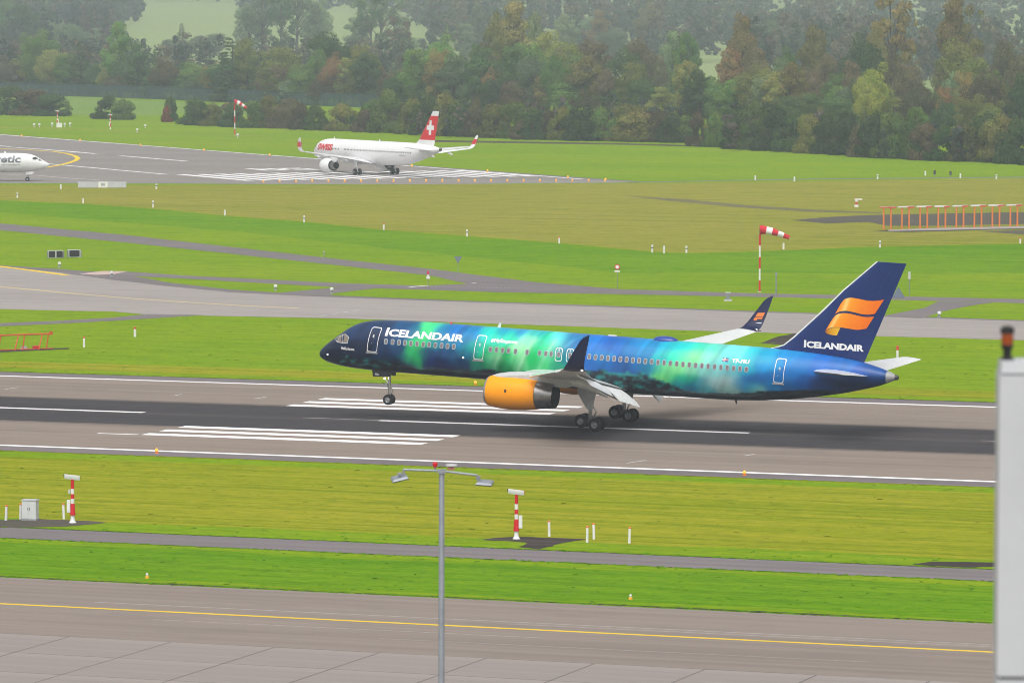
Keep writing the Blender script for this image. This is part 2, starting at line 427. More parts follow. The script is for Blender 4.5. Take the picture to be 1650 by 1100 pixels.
# ---- runway the painted airliner is landing on
edge_shades = []
def edge_shade_line(y, side, x0=-900, x1=400):
    sheet_pts('soil_edge', [(x0, y), (x1, y), (x1, y + 0.4 * side), (x0, y + 0.4 * side)], 0.006, M['soil'], 'dark strip painted as shade of the turf edge along the paving', 0.16, 1.5)  # painted shade of the turf's near edge, laid in the soil colour
runway = sheet_pts('runway', [(-1500, -29.2), (900, -29.2), (900, 30.4), (-1500, 30.4)], 0.012, M['runway'], 'long concrete runway blackened by tyre rubber along its middle')
sheet_pts('runway_shoulder', [(-1500, -33.4), (900, -33.4), (900, 34.1), (-1500, 34.1)], 0.008, M['shoulder'], 'narrow grey asphalt shoulder on both sides of the runway', 0.25, 3)
edge_shade_line(34.2, 1)
Z1 = 0.016
for y in (-29.8, 29.8):
    sheet_pts('side_stripe', [(-1500, y - 0.45), (900, y - 0.45), (900, y + 0.45), (-1500, y + 0.45)], Z1 + 0.002, M['line_white'], parent=runway, kind=None)
for k in range(-12, 6):
    x = -8.0 + 50 * k
    o = sheet_pts('centreline_stripe', [(x, -0.42), (x + 30, -0.42), (x + 30, 0.42), (x, 0.42)], Z1, M['line_white'], parent=runway, kind=None)
for x, L in ((-14.5, 6.5), (40.0, 6.0)):       # remains of an older line in the gaps
    sheet_pts('worn_stripe', [(x, 0.1), (x + L, 0.1), (x + L, 0.32), (x, 0.32)], Z1, M['line_worn'], parent=runway, kind=None)
TD_X = -20.05
for s in (-1, 1):
    for k in range(3):
        a = 9.9 + k * 3.39
        b = a + 1.62
        sheet_pts('touchdown_stripe', [(TD_X, s * a), (TD_X + 22.5, s * a), (TD_X + 22.5, s * b), (TD_X, s * b)], Z1, M['line_white'], parent=runway, kind=None)
sheet_pts('worn_stripe', [(-23.6, -18.0), (-20.3, -17.9), (-20.3, -18.4), (-23.6, -18.5)], Z1, M['line_white'], parent=runway, kind=None)
for px in (((8, 627), (30, 624)), ((282, 637), (293, 635)), ((410, 642.5), (430, 639)), ((1010, 746), (1040, 741.5)), ((1200, 734), (1216, 731.5))):
    strip('worn_stripe', px, 0.25, Z1, M['line_worn'], runway)

# ---- narrow path, apron and its yellow line
sheet_pts('path', [(-500, -80.4), (500, -80.4), (500, -85.9), (-500, -85.9)], 0.010, M['road'], 'narrow grey path between two grass verges', 0.14, 2)
edge_shade_line(-80.35, 1); edge_shade_line(-104.0, 1, -200, 300)
apron = sheet_pts('apron', [(-600, -104.3), (500, -104.3), (500, -420), (-600, -420)], 0.008, M['joint'], 'concrete apron with square slabs and a taxiway along its edge')
sheet_pts('taxiway', [(-600, -104.35), (500, -104.35), (500, -126.55), (-600, -126.55)], 0.012, M['apron_taxi'], 'brownish grey taxiway along the apron edge', 0.12, 2)
sheet_pts('yellow_line', [(-600, -115.52), (500, -115.52), (500, -115.12), (-600, -115.12)], 0.016, M['line_yellow'], parent=apron, kind=None)
for yy, x0, x1, w in ((-118.6, 26, 48, .07), (-112.9, 20, 70, .09), (-113.6, 44, 84, .06), (-121.5, 40, 66, .06)):
    sheet_pts('worn_stripe', [(x0, yy), (x1, yy + .3), (x1, yy + .3 + w), (x0, yy + w)], 0.015, M['line_worn'], parent=apron, kind=None)
slab_me = None
for j in range(6):
    for i in range(17):
        w, h = 5.63, 6.46
        x0, y1 = 2.05 + i * 5.72, -126.6 - j * 6.55
        if slab_me is None:
            mb = MB(); e = 0.03
            for zz, ins in ((-0.02, 0), (0.008, 0), (0.014, e)):
                mb.v += [(ins, -ins, zz), (w - ins, -ins, zz), (w - ins, -h + ins, zz), (ins, -h + ins, zz)]
            for a in (0, 4):
                for k in range(4): mb.f.append((a + k, a + (k + 1) % 4, a + 4 + (k + 1) % 4, a + 4 + k)); mb.m.append(0)
            mb.f.append((8, 11, 10, 9)); mb.m.append(0)
            o = mb.build('concrete_slab', M['slab'], apron, smooth=0); slab_me = o.data
        else:
            o = bpy.data.objects.new('concrete_slab', slab_me); COL.objects.link(o); o.parent = apron
        o.location = (x0, y1, rnd.uniform(-0.003, 0.003))
sheet_pts('apron_paving', [(-600, -126.6), (2.0, -126.6), (2.0, -420), (-600, -420)], 0.012, M['slab'], 'grey concrete apron paving beside the slabs')
sheet_pts('apron_paving', [(99.4, -126.6), (500, -126.6), (500, -420), (99.4, -420)], 0.012, M['slab'], 'grey concrete apron paving beside the slabs')
sheet_pts('apron_paving', [(2.0, -165.9), (99.4, -165.9), (99.4, -420), (2.0, -420)], 0.012, M['slab'], 'grey concrete apron paving beside the slabs')

# ---- second taxiway, service roads and the little links between them
taxi = sheet('taxiway', [(-600, 380), (0, 428.5), (95, 436), (187, 445), (277, 457), (370, 467.5), (450, 473), (550, 477.8), (733, 485), (1100, 498), (1300, 505), (1650, 517), (2200, 536), (2200, 566), (1650, 548), (1427, 542), (1267, 537), (1100, 532), (550, 513), (300, 508), (240, 507), (183, 502), (0, 498), (-600, 482)],
             0.010, M['taxiway'], 'wide pale concrete taxiway beyond the runway', 0.3, 4)
sheet('taxiway_shoulder', [(-60, 423), (0, 427.5), (95, 433.5), (190, 441), (277, 456), (370, 466.3), (450, 471.8), (550, 476.6), (733, 484), (1100, 497), (1650, 516), (1650, 518), (1100, 499), (733, 486), (550, 479.4), (450, 475.3), (370, 471), (277, 462), (187, 452), (95, 439), (0, 430), (-60, 426)],
      0.012, M['shoulder'], 'dark asphalt edge of the pale taxiway', 0.3, 3)
strip('yellow_line', [(-60, 457), (0, 462), (70, 468.5), (140, 475), (220, 481.5), (300, 487), (400, 493), (480, 496.5)], 0.9, 0.015, M['line_pale_yellow'], taxi)
strip('yellow_line', [(-60, 423), (0, 429.3), (55, 436.3), (108, 443.5)], 1.0, 0.016, M['line_yellow'], taxi)
for a, b in (((535, 506), (545, 504.5)), ((552, 503.5), (562, 502)), ((568, 501), (578, 499.5)), ((515, 509), (525, 507.5))):
    strip('worn_stripe', (a, b), 0.3, 0.015, M['line_worn'], taxi)
road = sheet('service_road', [(-500, 318), (0, 360), (200, 378.5), (550, 418), (700, 434), (780, 444.5), (860, 454.5), (1000, 466), (1200, 472), (1650, 482), (2200, 494), (2200, 502), (1650, 488.5), (1430, 482.7), (1200, 478), (1000, 474), (800, 470.8), (755, 457.5), (690, 443.5), (550, 428), (200, 390.5), (0, 371), (-500, 326)],
             0.008, M['road'], 'grey service road curving across the grass', 0.2, 3)
sheet('service_road', [(140, 437), (215, 438.2), (300, 444), (430, 450.3), (550, 456.3), (680, 460.3), (755, 457.3), (800, 455), (1000, 470), (1000, 474), (800, 470.8), (690, 467), (550, 463), (400, 455), (300, 449), (215, 445.2), (150, 446)],
      0.009, M['road'], 'lower branch of the grey service road', 0.15, 3)
sheet('road_link', [(440, 472.5), (545, 463), (610, 464), (530, 473.5), (545, 478), (500, 476)], 0.011, M['road'], 'short road link joining the taxiway beside the service road fork', 0.1, 3)
sheet('road_link', [(1418, 510), (1490, 496), (1512, 485.5), (1600, 487.5), (1566, 492), (1522, 501), (1484, 513)], 0.011, M['road'], 'short road link behind the blue tail fin', 0.1, 3)
sheet('path', [(-300, 530), (0, 520.5), (90, 517), (180, 511.8), (240, 506), (330, 507.5), (235, 513.5), (180, 517), (90, 521.7), (0, 525.8), (-300, 537)], 0.011, M['road'], 'narrow path running out from the pale taxiway', 0.12, 3)
sheet('path', [(1225, 553), (1255, 542), (1280, 537), (1335, 538.5), (1300, 546), (1270, 556)], 0.011, M['soil'], 'short dark path at the taxiway edge before the blue fin', 0.2, 2)
sheet('pink_patch', [(128, 441.5), (165, 436.7), (208, 437), (182, 442), (155, 443)], 0.014, M['pink'], 'pinkish concrete patch where the road meets the taxiway')
for a, b in (((660, 462.5), (690, 460)), ((762, 456.5), (766, 456))):
    strip('white_mark', (a, b), 0.5, 0.014, M['line_white'], road)
for i in range(24):
    strip('white_mark', ((693 + i * 7, 462.3 + i * 0.11), (697 + i * 7, 462.4 + i * 0.11)), 0.22, 0.014, M['line_worn'], road)

# ---- bare soil patches
def soil(px, label, z=0.012, mat='soil'): sheet('bare_soil', px, z, M[mat], label, 0.3, 0.7)
soil([(-60, 838), (60, 836), (120, 838), (174, 841.5), (140, 845), (105, 848), (0, 850.5), (-60, 851)], 'dark bare soil round the grey cabinet', mat='brown_soil')
soil([(775, 869.5), (800, 866), (830, 864.5), (880, 866), (946, 868), (915, 873), (890, 880), (868, 884.5), (835, 881), (850, 874), (810, 871)], 'dark bare soil at the foot of the striped sensor post')
soil([(1470, 909), (1500, 904.5), (1620, 906), (1620, 913), (1560, 914)], 'dark bare soil beside the narrow path')
soil([(1275, 355), (1340, 349.5), (1420, 346), (1650, 342), (1900, 338), (1900, 358), (1650, 361), (1500, 364), (1430, 364), (1400, 358), (1330, 360)], 'dark bare soil behind the orange antenna frames', mat='brown_soil')
soil([(1000, 315), (1100, 321), (1200, 330.3), (1310, 338), (1420, 342), (1420, 344), (1300, 341), (1180, 333.5), (1080, 324)], 'thin dark track through the cut grass', mat='track')
soil([(1400, 373), (1440, 370), (1660, 367), (1660, 369), (1460, 374)], 'dark soil in front of the antenna strip')
soil([(1575, 373), (1650, 371), (1800, 369), (1800, 376), (1650, 378)], 'brown soil in front of the antenna strip end', mat='brown_soil')
sheet('concrete_strip', [(1430, 370.5), (1500, 367.8), (1650, 364.5), (1900, 360), (1900, 363.5), (1650, 368), (1500, 371.3), (1432, 372.5)], 0.02, M['taxiway'], 'pale concrete strip under the orange antenna frames')
soil([(-60, 566), (0, 563.5), (110, 560.5), (112, 562.5), (0, 567.5), (-60, 570)], 'bare soil line under the orange lattice')

# ---- the distant runway where the white airliner stands
FA = Vector((-0.7193, 0.6947, 0)); FN = Vector((0.6947, 0.7193, 0))   # along / across
def fr(a, n): return FA * a + FN * n
far = sheet('runway', [(-600, 160), (0, 216.5), (440, 250.7), (507, 255.2), (820, 278), (985, 290), (1042, 293.6), (985, 294.6), (700, 297), (460, 297), (300, 296), (0, 295.5), (-600, 291)],
            0.008, M['far_runway'], 'distant grey runway end with piano key stripes', 0.4, 6)
soil_px = [(-300, 192.5), (0, 216.2), (440, 250.4), (507, 254.9), (820, 277.6), (985, 289.6), (1042, 293.2), (1042, 293.8), (985, 290.9), (820, 279.0), (507, 256.2), (440, 251.7), (0, 217.4), (-300, 193.5)]
sheet('runway_shoulder', soil_px, 0.012, M['shoulder'], 'dark shoulder along the far edge of the distant runway')
for k in range(16):
    n0 = 177.4 + k * 3.72
    a0, a1 = 466.0, 499.0
    P = [fr(a0, n0), fr(a1, n0), fr(a1, n0 + 1.9), fr(a0, n0 + 1.9)]
    sheet_pts('threshold_stripe', P, 0.013, M['line_white'], parent=far, kind=None)
for a, b, n0, w in ((500, 1400, 175.6, 0.9), (450, 1400, 235.6, 0.9)):
    sheet_pts('side_stripe', [fr(a, n0), fr(b, n0), fr(b, n0 + w), fr(a, n0 + w)], 0.013, M['line_white'], parent=far, kind=None)
for a in (564.5, 614.5, 664.5, 714.5, 764.5):
    sheet_pts('centreline_stripe', [fr(a, 206.0), fr(a + 36 if a < 570 else a + 30, 206.0), fr(a + 36 if a < 570 else a + 30, 207.0), fr(a, 207.0)], 0.013, M['line_white'], parent=far, kind=None)
# the painted number, read along the landing direction
def far_number():
    seg = {'2': [((0, 8), (3, 8)), ((3, 8), (3, 4.5)), ((3, 4.5), (0, 4.5)), ((0, 4.5), (0, 0)), ((0, 0), (3, 0))],
           '8': [((0, 8), (3, 8)), ((0, 0), (3, 0)), ((0, 4.2), (3, 4.2)), ((0, 0), (0, 8)), ((3, 0), (3, 8))]}
    mb = MB(); w = 0.55
    for j, ch in enumerate('28'):
        for (x0, y0), (x1, y1) in seg[ch]:
            xa, xb, ya, yb = min(x0, x1) - w, max(x0, x1) + w, min(y0, y1) - w, max(y0, y1) + w
            q = [fr(512 + yy * 1.15, 206.5 + 6.0 - (xx + 1.0) * 1.25 - j * 6.2 + 0.0) for xx, yy in ((xa, ya), (xb, ya), (xb, yb), (xa, yb))]
            z = 0.013 + 0.0015 * (len(mb.f) % 6)
            mb.add([(p.x, p.y, z) for p in q], [(3, 2, 1, 0)])
    mb.build('runway_number', M['line_white'], far, smooth=0)
far_number()
strip('yellow_line', [(-200, 229), (0, 239.5), (40, 241.5), (85, 244.2), (107, 247.5), (121, 251.5), (126, 255.5), (120, 259.5), (108, 263.5), (95, 266.5), (70, 270.5), (30, 276)], 1.0, 0.014, M['line_yellow'], far)
strip('worn_stripe', [(25, 237.8), (70, 241), (127, 245.3)], 0.9, 0.0145, M['line_white'], far)
strip('worn_stripe', [(-100, 277), (0, 281), (60, 283), (120, 288), (160, 290.5)], 0.7, 0.014, M['line_worn'], far)
sheet('road_verge', [(-300, 199), (60, 205), (240, 214), (430, 219), (430, 220.2), (240, 215.2), (60, 206), (-300, 200)], 0.008, M['grass_olive'], 'paler grass track beside the distant windsock', 0.6, 5)
sheet('meadow', [(700, 226), (1000, 231), (1180, 236), (1180, 238), (1000, 233.5), (700, 229)], 0.008, M['soil'], 'thin worn track in the grass before the hedge', 0.8, 6)
sheet('road_verge', [(1010, 293.5), (1300, 288), (1650, 285), (2000, 282), (2000, 283.2), (1650, 286.4), (1300, 289.4), (1010, 294.5)], 0.008, M['road'], 'thin grey track across the far grass', 0.4, 6)

# ---- air: misty autumn haze
def haze():
    mb = MB(); mb.box((CAM_X, CAM_Y, 59.0), (10600, 10600, 128.0))
    m = bpy.data.materials.new('haze'); m.use_nodes = True
    nt = m.node_tree; nt.nodes.clear()
    o = nd(nt, 'ShaderNodeOutputMaterial'); v = nd(nt, 'ShaderNodeVolumePrincipled')
    v.inputs['Color'].default_value = (0.57, 0.64, 0.73, 1); v.inputs['Density'].default_value = HAZE
    v.inputs['Anisotropy'].default_value = 0.0
    nt.links.new(v.outputs[0], o.inputs['Volume'])
    h = mb.build('haze', m, smooth=0)
    tag(h, 'pale mist hanging over the airfield and the hills', None, None, 'stuff')
HAZE = 0.00021
haze()
# ================================================================== aircraft
def airfoil_ring(xle, chord, y, z, tc, twist=0.0, n=9, vertical=False):
    up, lo = [], []
    for i in range(n):
        xi = (1 - math.cos(math.pi * i / (n - 1))) / 2
        th = 5 * tc * (0.2969 * math.sqrt(xi) - 0.126 * xi - 0.3516 * xi ** 2 + 0.2843 * xi ** 3 - 0.1015 * xi ** 4) * chord
        cb = 0.0 if vertical else 0.02 * chord * (1 - (2 * xi - 0.8) ** 2)
        up.append((xi, th + cb)); lo.append((xi, -th + cb))
    ring = up + lo[-2:0:-1]
    out = []
    ct, st = math.cos(twist), math.sin(twist)
    for xi, t in ring:
        dx = xi * chord
        if vertical: out.append((xle + dx, y + t, z))
        else: out.append((xle + dx * ct + t * st, y, z + t * ct - dx * st))
    return out

class Fuselage:
    def __init__(s, prof, kz=0.54):
        a = np.array(prof, float); s.x, s.t, s.b, s.w = a.T; s.kz = kz; s.L = s.x[-1]
    def sec(s, x):
        t, b, w = np.interp(x, s.x, s.t), np.interp(x, s.x, s.b), np.interp(x, s.x, s.w)
        return t, b, w, b + s.kz * (t - b)
    def side(s, x, z):
        t, b, w, c = s.sec(x)
        u = (z - c) / ((t - c) if z > c else (c - b)); u = max(-1.0, min(1.0, u))
        return w * math.sqrt(max(0.0, 1 - u * u))
    def mesh(s, name, colour, mat, parent, nx=420, nr=80):
        # stations: dense at the nose; smooth profile by averaging
        xs = np.unique(np.concatenate([s.L * 0.16 * np.linspace(0, 1, 70) ** 2, np.linspace(s.L * 0.16, s.L, nx)]))
        t, b, w = (np.interp(xs, s.x, q) for q in (s.t, s.b, s.w))
        def smooth(q):
            dense = np.linspace(0, s.L, 1500); v = np.interp(dense, s.x, {0: s.t, 1: s.b, 2: s.w}[q])
            k = np.hanning(61); k /= k.sum()
            vs_ = np.convolve(np.pad(v, 30, mode='edge'), k, mode='valid')
            m = np.clip(dense / 1.2, 0, 1) * np.clip((s.L - dense) / 1.0, 0, 1)
            return np.interp(xs, dense, v * (1 - m) + vs_ * m)
        t, b, w = smooth(0), smooth(1), smooth(2)
        c = b + s.kz * (t - b)
        an = np.linspace(0, 2 * np.pi, nr, endpoint=False)
        X = np.repeat(xs, nr); cs, sn = np.cos(an), np.sin(an)
        Z = np.where(cs[None, :] > 0, c[:, None] + (t - c)[:, None] * cs, c[:, None] + (c - b)[:, None] * cs).ravel()
        Y = (w[:, None] * sn[None, :]).ravel()
        V = np.stack([X, Y, Z], 1)
        n = len(xs); F = []
        for i in range(n - 1):
            for k in range(nr):
                k2 = (k + 1) % nr
                F.append((i * nr + k, i * nr + k2, (i + 1) * nr + k2, (i + 1) * nr + k))
        F.append(tuple(range(nr - 1, -1, -1))); F.append(tuple((n - 1) * nr + k for k in range(nr)))
        me = bpy.data.meshes.new(name); me.from_pydata(V.tolist(), [], F); me.materials.append(mat)
        set_cols(me, colour(V[:, 0], V[:, 2], Y))
        bm = bmesh.new(); bm.from_mesh(me); bmesh.ops.recalc_face_normals(bm, faces=bm.faces); bm.to_mesh(me); bm.free()
        me.shade_smooth(); me.set_sharp_from_angle(angle=math.radians(60))
        o = bpy.data.objects.new(name, me); COL.objects.link(o); o.parent = parent
        return o
def set_cols(me, C):
    a = me.color_attributes.new('livery', 'FLOAT_COLOR', 'POINT')
    C = np.concatenate([np.clip(C, 0, 1), np.ones((len(C), 1))], 1).astype(np.float32)
    a.data.foreach_set('color', C.ravel())
def lin(c, k=1.0):
    c = np.asarray(c, float) / 255
    return np.where(c <= 0.04045, c / 12.92, ((c + 0.055) / 1.055) ** 2.4) * k

def livery_mat():
    m, nt, b = new_mat('airliner_livery_paint')
    a = nd(nt, 'ShaderNodeVertexColor', layer_name='livery')
    f = nz(nt, coords(nt, (0.5, 1, 1.6)), 1.4, 5.0, 0.6)
    # panel joints every few metres, faint
    nt.links.new(mix(nt, 1.0, a.outputs[0], ramp(nt, f, [(0.3, 0.93), (0.7, 1.0)]), 'MULTIPLY'), b.inputs['Base Color'])
    b.inputs['Roughness'].default_value = 0.34; b.inputs['Specular IOR Level'].default_value = 0.28
    b.inputs['Coat Weight'].default_value = 0.12; b.inputs['Coat Roughness'].default_value = 0.08
    return m
M['livery'] = livery_mat()

def text_mesh(body, x0, x1, z0, z1, bold=0.02, smallcaps=None, shear=0.0):
    """flat lettering as triangles in the (x,z) box given, cut into low bands so that it can follow a curved skin"""
    cu = bpy.data.curves.new('lettering', 'FONT'); cu.body = body; cu.size = 1.0; cu.offset = bold; cu.shear = shear
    cu.resolution_u = 3; cu.fill_mode = 'BOTH'
    if smallcaps:
        cu.small_caps_scale = smallcaps
        for i, ch in enumerate(body):
            if ch.islower(): cu.body_format[i].use_small_caps = True
    ob = bpy.data.objects.new('lettering', cu); COL.objects.link(ob)
    dg = bpy.context.evaluated_depsgraph_get(); dg.update()
    me = bpy.data.meshes.new_from_object(ob.evaluated_get(dg))
    bpy.data.objects.remove(ob); bpy.data.curves.remove(cu)
    v = np.array([p.co[:] for p in me.vertices]); lo, hi = v.min(0), v.max(0)
    bm = bmesh.new(); bm.from_mesh(me); bpy.data.meshes.remove(me)
    for p in bm.verts:
        p.co = ((p.co.x - lo[0]) / (hi[0] - lo[0]) * (x1 - x0) + x0, 0, (p.co.y - lo[1]) / (hi[1] - lo[1]) * (z1 - z0) + z0)
    k = max(1, int((z1 - z0) / 0.12))
    for i in range(1, k):
        bmesh.ops.bisect_plane(bm, geom=bm.verts[:] + bm.edges[:] + bm.faces[:], plane_co=(0, 0, z0 + (z1 - z0) * i / k), plane_no=(0, 0, 1))
    return bm
def apply_skin(bm, name, fn, mat, parent):
    for p in bm.verts: p.co = Vector(fn(p.co.x, p.co.z))
    bmesh.ops.recalc_face_normals(bm, faces=bm.faces)
    me = bpy.data.meshes.new(name); bm.to_mesh(me); bm.free(); me.materials.append(mat)
    o = bpy.data.objects.new(name, me); COL.objects.link(o); o.parent = parent
    return o

def wing(parent, side, secs, mat, tc=0.115, name='wing', n=10):
    mb = MB()
    mb.loft([airfoil_ring(x, c, side * y, z, tc * (1.15 if i == 0 else 1.0 if i < len(secs) - 1 else 0.85), tw, n) for i, (y, x, c, z, tw) in enumerate(secs)])
    return mb.build(name, mat, parent, 50)
def winglet(parent, side, secs, mats, name='winglet'):
    """secs: (y, xle, chord, z, cant) cant is the lean of the section from flat (0) to upright (90 degrees)"""
    mb = MB(); rings = []
    for y, x, c, z, cant in secs:
        ca, sa = math.cos(math.radians(cant)), math.sin(math.radians(cant))
        r = []
        for px, py, pz in airfoil_ring(0, c, 0, 0, 0.085, 0, 8, True):
            r.append((x + px, side * (y - py * sa), z + py * ca))
        rings.append(r)
    mb.loft(rings)
    return mb.build(name, mats, parent, 60)

def wheel(parent, c, r, w, n=28, name='wheel', rim=True):
    mb = MB()
    prof = [(-w * .5, r * .52), (-w * .5, r * .80), (-w * .42, r * .93), (-w * .25, r), (w * .25, r), (w * .42, r * .93), (w * .5, r * .80), (w * .5, r * .52)]
    mb.lathe(prof, c, 'y', n)
    o = mb.build('tyre', M['rubber'], parent, 40)
    if rim:
        mb = MB(); 
        for s in (-1, 1):
            mb.lathe([(s * w * .40, r * .545), (s * w * .46, r * .50), (s * w * .36, r * .42), (s * w * .30, r * .30), (s * w * .42, r * .22), (s * w * .46, r * .12), (s * w * .46, 0.001)], c, 'y', n)
            for k in range(8):
                a = k * math.pi / 4
                mb.box((c[0] + math.cos(a) * r * .37, c[1] + s * w * .36, c[2] + math.sin(a) * r * .37), (r * .1, w * .08, r * .1))
        mb.build('rim', M['wheel_metal'], parent, 40)
    return o

def engine(root, side, y, z, x0, S, mat_cowl, turbine=True):
    """S: outline of the cowl (x from the lip, radius); parts: lip, fan, nozzle"""
    mb = MB()
    cowl = S['cowl']
    mb.lathe([(x0 + a, r) for a, r in cowl], (0, side * y, z), 'x', 44)
    e = mb.build('engine', mat_cowl, root, 40)
    l = MB(); r1 = cowl[0][1]; a1 = cowl[0][0]
    l.lathe([(x0 + a1, r1 + .004), (x0 + a1 * .35, r1 - .03), (x0, r1 - .09), (x0 + .02, r1 - .15), (x0 + .2, r1 - .2), (x0 + 1.0, r1 - .2)], (0, side * y, z), 'x', 44)
    l.build('intake_lip', M['bright_metal'], e, 50)
    f = MB(); rf = r1 - .2
    f.lathe([(x0 + 1.02, rf), (x0 + 1.02, .3), (x0 + .62, .02)], (0, side * y, z), 'x', 32)
    for k in range(22):
        a = 2 * math.pi * k / 22
        f.box((x0 + .95, side * y + math.cos(a) * rf * .62, z + math.sin(a) * rf * .62), (.1, .05, rf * .7), R=Matrix.Rotation(-a + math.pi / 2, 3, 'X') @ Matrix.Rotation(.5, 3, 'Z'))
    f.build('fan', M['dark_metal'], e, 40)
    nzl = MB(); nzl.lathe([(x0 + a, r) for a, r in S['nozzle']], (0, side * y, z), 'x', 44)
    nzl.build('exhaust_nozzle', M['burnt_metal'], e, 40)
    h = MB(); a, r = S['nozzle'][-1]
    h.lathe([(x0 + a, r - .005), (x0 + a - .03, r - .06), (x0 + a - .5, r - .12), (x0 + a - .9, r * .5)], (0, side * y, z), 'x', 44)
    if S.get('cone'): h.lathe([(x0 + a - .9, r * .5), (x0 + a + .25, .06), (x0 + a + .3, .005)], (0, side * y, z), 'x', 24)
    else: h.lathe([(x0 + a - .9, r * .5), (x0 + a - .2, .01)], (0, side * y, z), 'x', 24)
    h.build('exhaust_duct', M['black'] if not S.get('cone') else M['dark_metal'], e, 40)
    return e

# ------------------------------------------------------------------ the airliner painted with northern lights
AUR = [(1.28,-1.35,10,25,70),(2.34,-1.51,8,20,62),(3.56,0.76,25,40,95),(4.41,-0.63,15,22,70),(5.15,0.39,22,30,85),(5.12,1.26,25,45,100),(3.1,-0.73,15,25,75),(6.25,-0.74,12,35,95),(6.28,-1.46,10,40,90),(7.21,1.27,10,60,120),(7.28,-0.42,10,60,125),(8.09,-1.08,10,90,130),(6.18,0.95,15,40,100),(7.33,-1.77,8,30,80),(9.7,1.25,90,220,150),(10.07,1.51,70,200,160),(8.71,-0.69,10,170,110),(8.6,-0.93,10,180,110),(9.06,0.15,60,190,120),(9.54,0.71,60,190,130),(9.47,-0.69,10,110,120),(8.65,0.82,10,110,150),(8.02,0.89,10,70,140),(10.24,-1.1,0,20,120),(9.91,-0.6,5,40,120),(11.16,-0.51,0,60,140),(11.86,-0.69,0,70,130),(11.19,-1.26,0,15,100),(10.77,1.27,0,100,180),(12.02,1.36,0,90,190),(12.68,0.54,0,110,180),(13.1,-0.36,0,110,160),(12.75,-1.09,0,50,120),(13.28,1.16,10,120,200),(13.51,0.14,10,150,170),(13.96,0.05,20,170,160),(14.0,-1.11,0,130,120),(14.53,1.26,30,180,190),(15.16,1.07,30,190,180),(14.9,-0.23,10,170,130),(14.62,-0.94,0,150,110),(16.4,1.16,40,200,180),(16.47,-0.34,0,175,110),(15.53,-0.41,150,200,160),(15.24,-0.78,110,180,150),(18.02,1.05,150,215,190),(17.56,0.2,170,220,180),(17.39,-0.27,150,215,170),(17.29,-0.74,110,200,150),(16.18,-0.94,0,150,100),(18.44,-0.19,0,180,110),(18.25,1.53,30,170,190),(15.76,1.52,20,140,200),(17.0,1.61,40,130,200),(10.94,0.29,0,110,170),(10.37,0.25,20,140,150),(10.46,1.25,10,120,180),(19.23,0.87,40,190,170),(19.12,0.55,10,185,130),(19.97,0.31,120,205,170),(20.71,1.28,100,190,215),(20.27,0.88,120,210,200),(19.8,-0.19,130,215,180),(19.5,-0.69,90,205,140),(19.04,-0.55,10,170,110),(20.25,-0.09,20,170,120),(20.41,-0.69,10,150,130),(21.17,1.01,30,110,180),(20.55,0.36,20,110,150),(21.09,-0.09,10,120,150),(21.28,1.5,50,110,190),(22.07,1.26,20,90,180),(23.22,1.34,10,90,200),(23.76,0.9,20,90,200),(24.39,1.25,10,70,190),(25.35,1.26,10,80,190),(26.31,1.21,10,100,190),(26.94,1.62,20,110,190),(27.61,0.88,10,110,190),(28.22,1.53,10,110,190),(23.17,-0.36,20,80,190),(24.46,-0.38,10,80,180),(25.43,-0.49,10,70,170),(26.39,-0.47,5,65,160),(27.02,-0.18,10,90,180),(27.98,-0.35,0,110,160),(24.11,0.2,40,110,200),(27.68,1.26,0,130,210),(29.01,1.36,0,160,205),(29.87,1.43,0,175,200),(30.67,1.49,20,185,200),(31.67,1.37,60,205,200),(32.66,1.45,110,215,205),(33.65,1.52,130,205,220),(34.98,1.43,130,200,225),(35.97,1.38,60,180,215),(36.97,1.14,0,150,210),(29.05,0.55,10,170,195),(29.85,0.61,40,205,190),(30.71,0.73,90,220,180),(31.7,0.87,150,225,170),(32.69,0.82,150,215,205),(33.37,0.43,130,190,205),(34.36,0.51,110,190,210),(35.36,0.39,80,180,205),(28.15,-0.28,0,110,180),(28.76,-0.42,80,200,180),(29.42,-0.37,140,215,160),(30.42,-0.23,150,220,160),(31.42,-0.35,160,210,190),(32.41,-0.27,150,195,205),(33.41,-0.32,150,190,210),(34.73,-0.22,130,180,210),(35.71,-0.02,20,150,205),(29.11,-0.9,140,215,140),(29.78,-0.91,70,200,140),(30.78,-0.96,10,180,150),(31.51,-0.84,20,175,155),(32.12,-1.17,60,150,190),(30.47,-1.3,0,140,170),(31.54,-1.53,0,130,190),(32.65,-1.13,150,180,205),(32.48,-1.65,90,170,200),(33.44,-1.07,190,195,215),(34.43,-0.87,195,195,215),(34.46,-1.56,170,190,205),(35.22,-0.93,120,160,210),(36.06,-0.62,0,80,180),(35.75,-0.96,0,120,205),(36.72,-0.69,0,75,165),(36.42,-1.15,60,160,210),(36.76,-1.44,150,190,205),(37.33,0.42,0,125,205),(37.69,-0.24,0,80,170),(37.73,-1.11,0,100,180),(37.28,1.35,0,140,205),(38.27,1.3,0,110,190),(37.29,1.08,10,140,200),(39.1,1.22,0,100,180),(39.87,0.87,0,85,175),(39.17,-0.21,0,80,170),(39.2,-0.82,0,70,150),(41.48,0.68,0,70,175),(43.07,0.8,10,70,165),(41.55,-0.74,0,35,120),(44.16,0.17,0,45,150),(45.72,0.7,10,50,140),(46.79,0.48,15,40,110),(44.2,-0.53,0,25,100),(45.76,-0.11,0,30,105),(39.94,-0.66,0,55,150)]
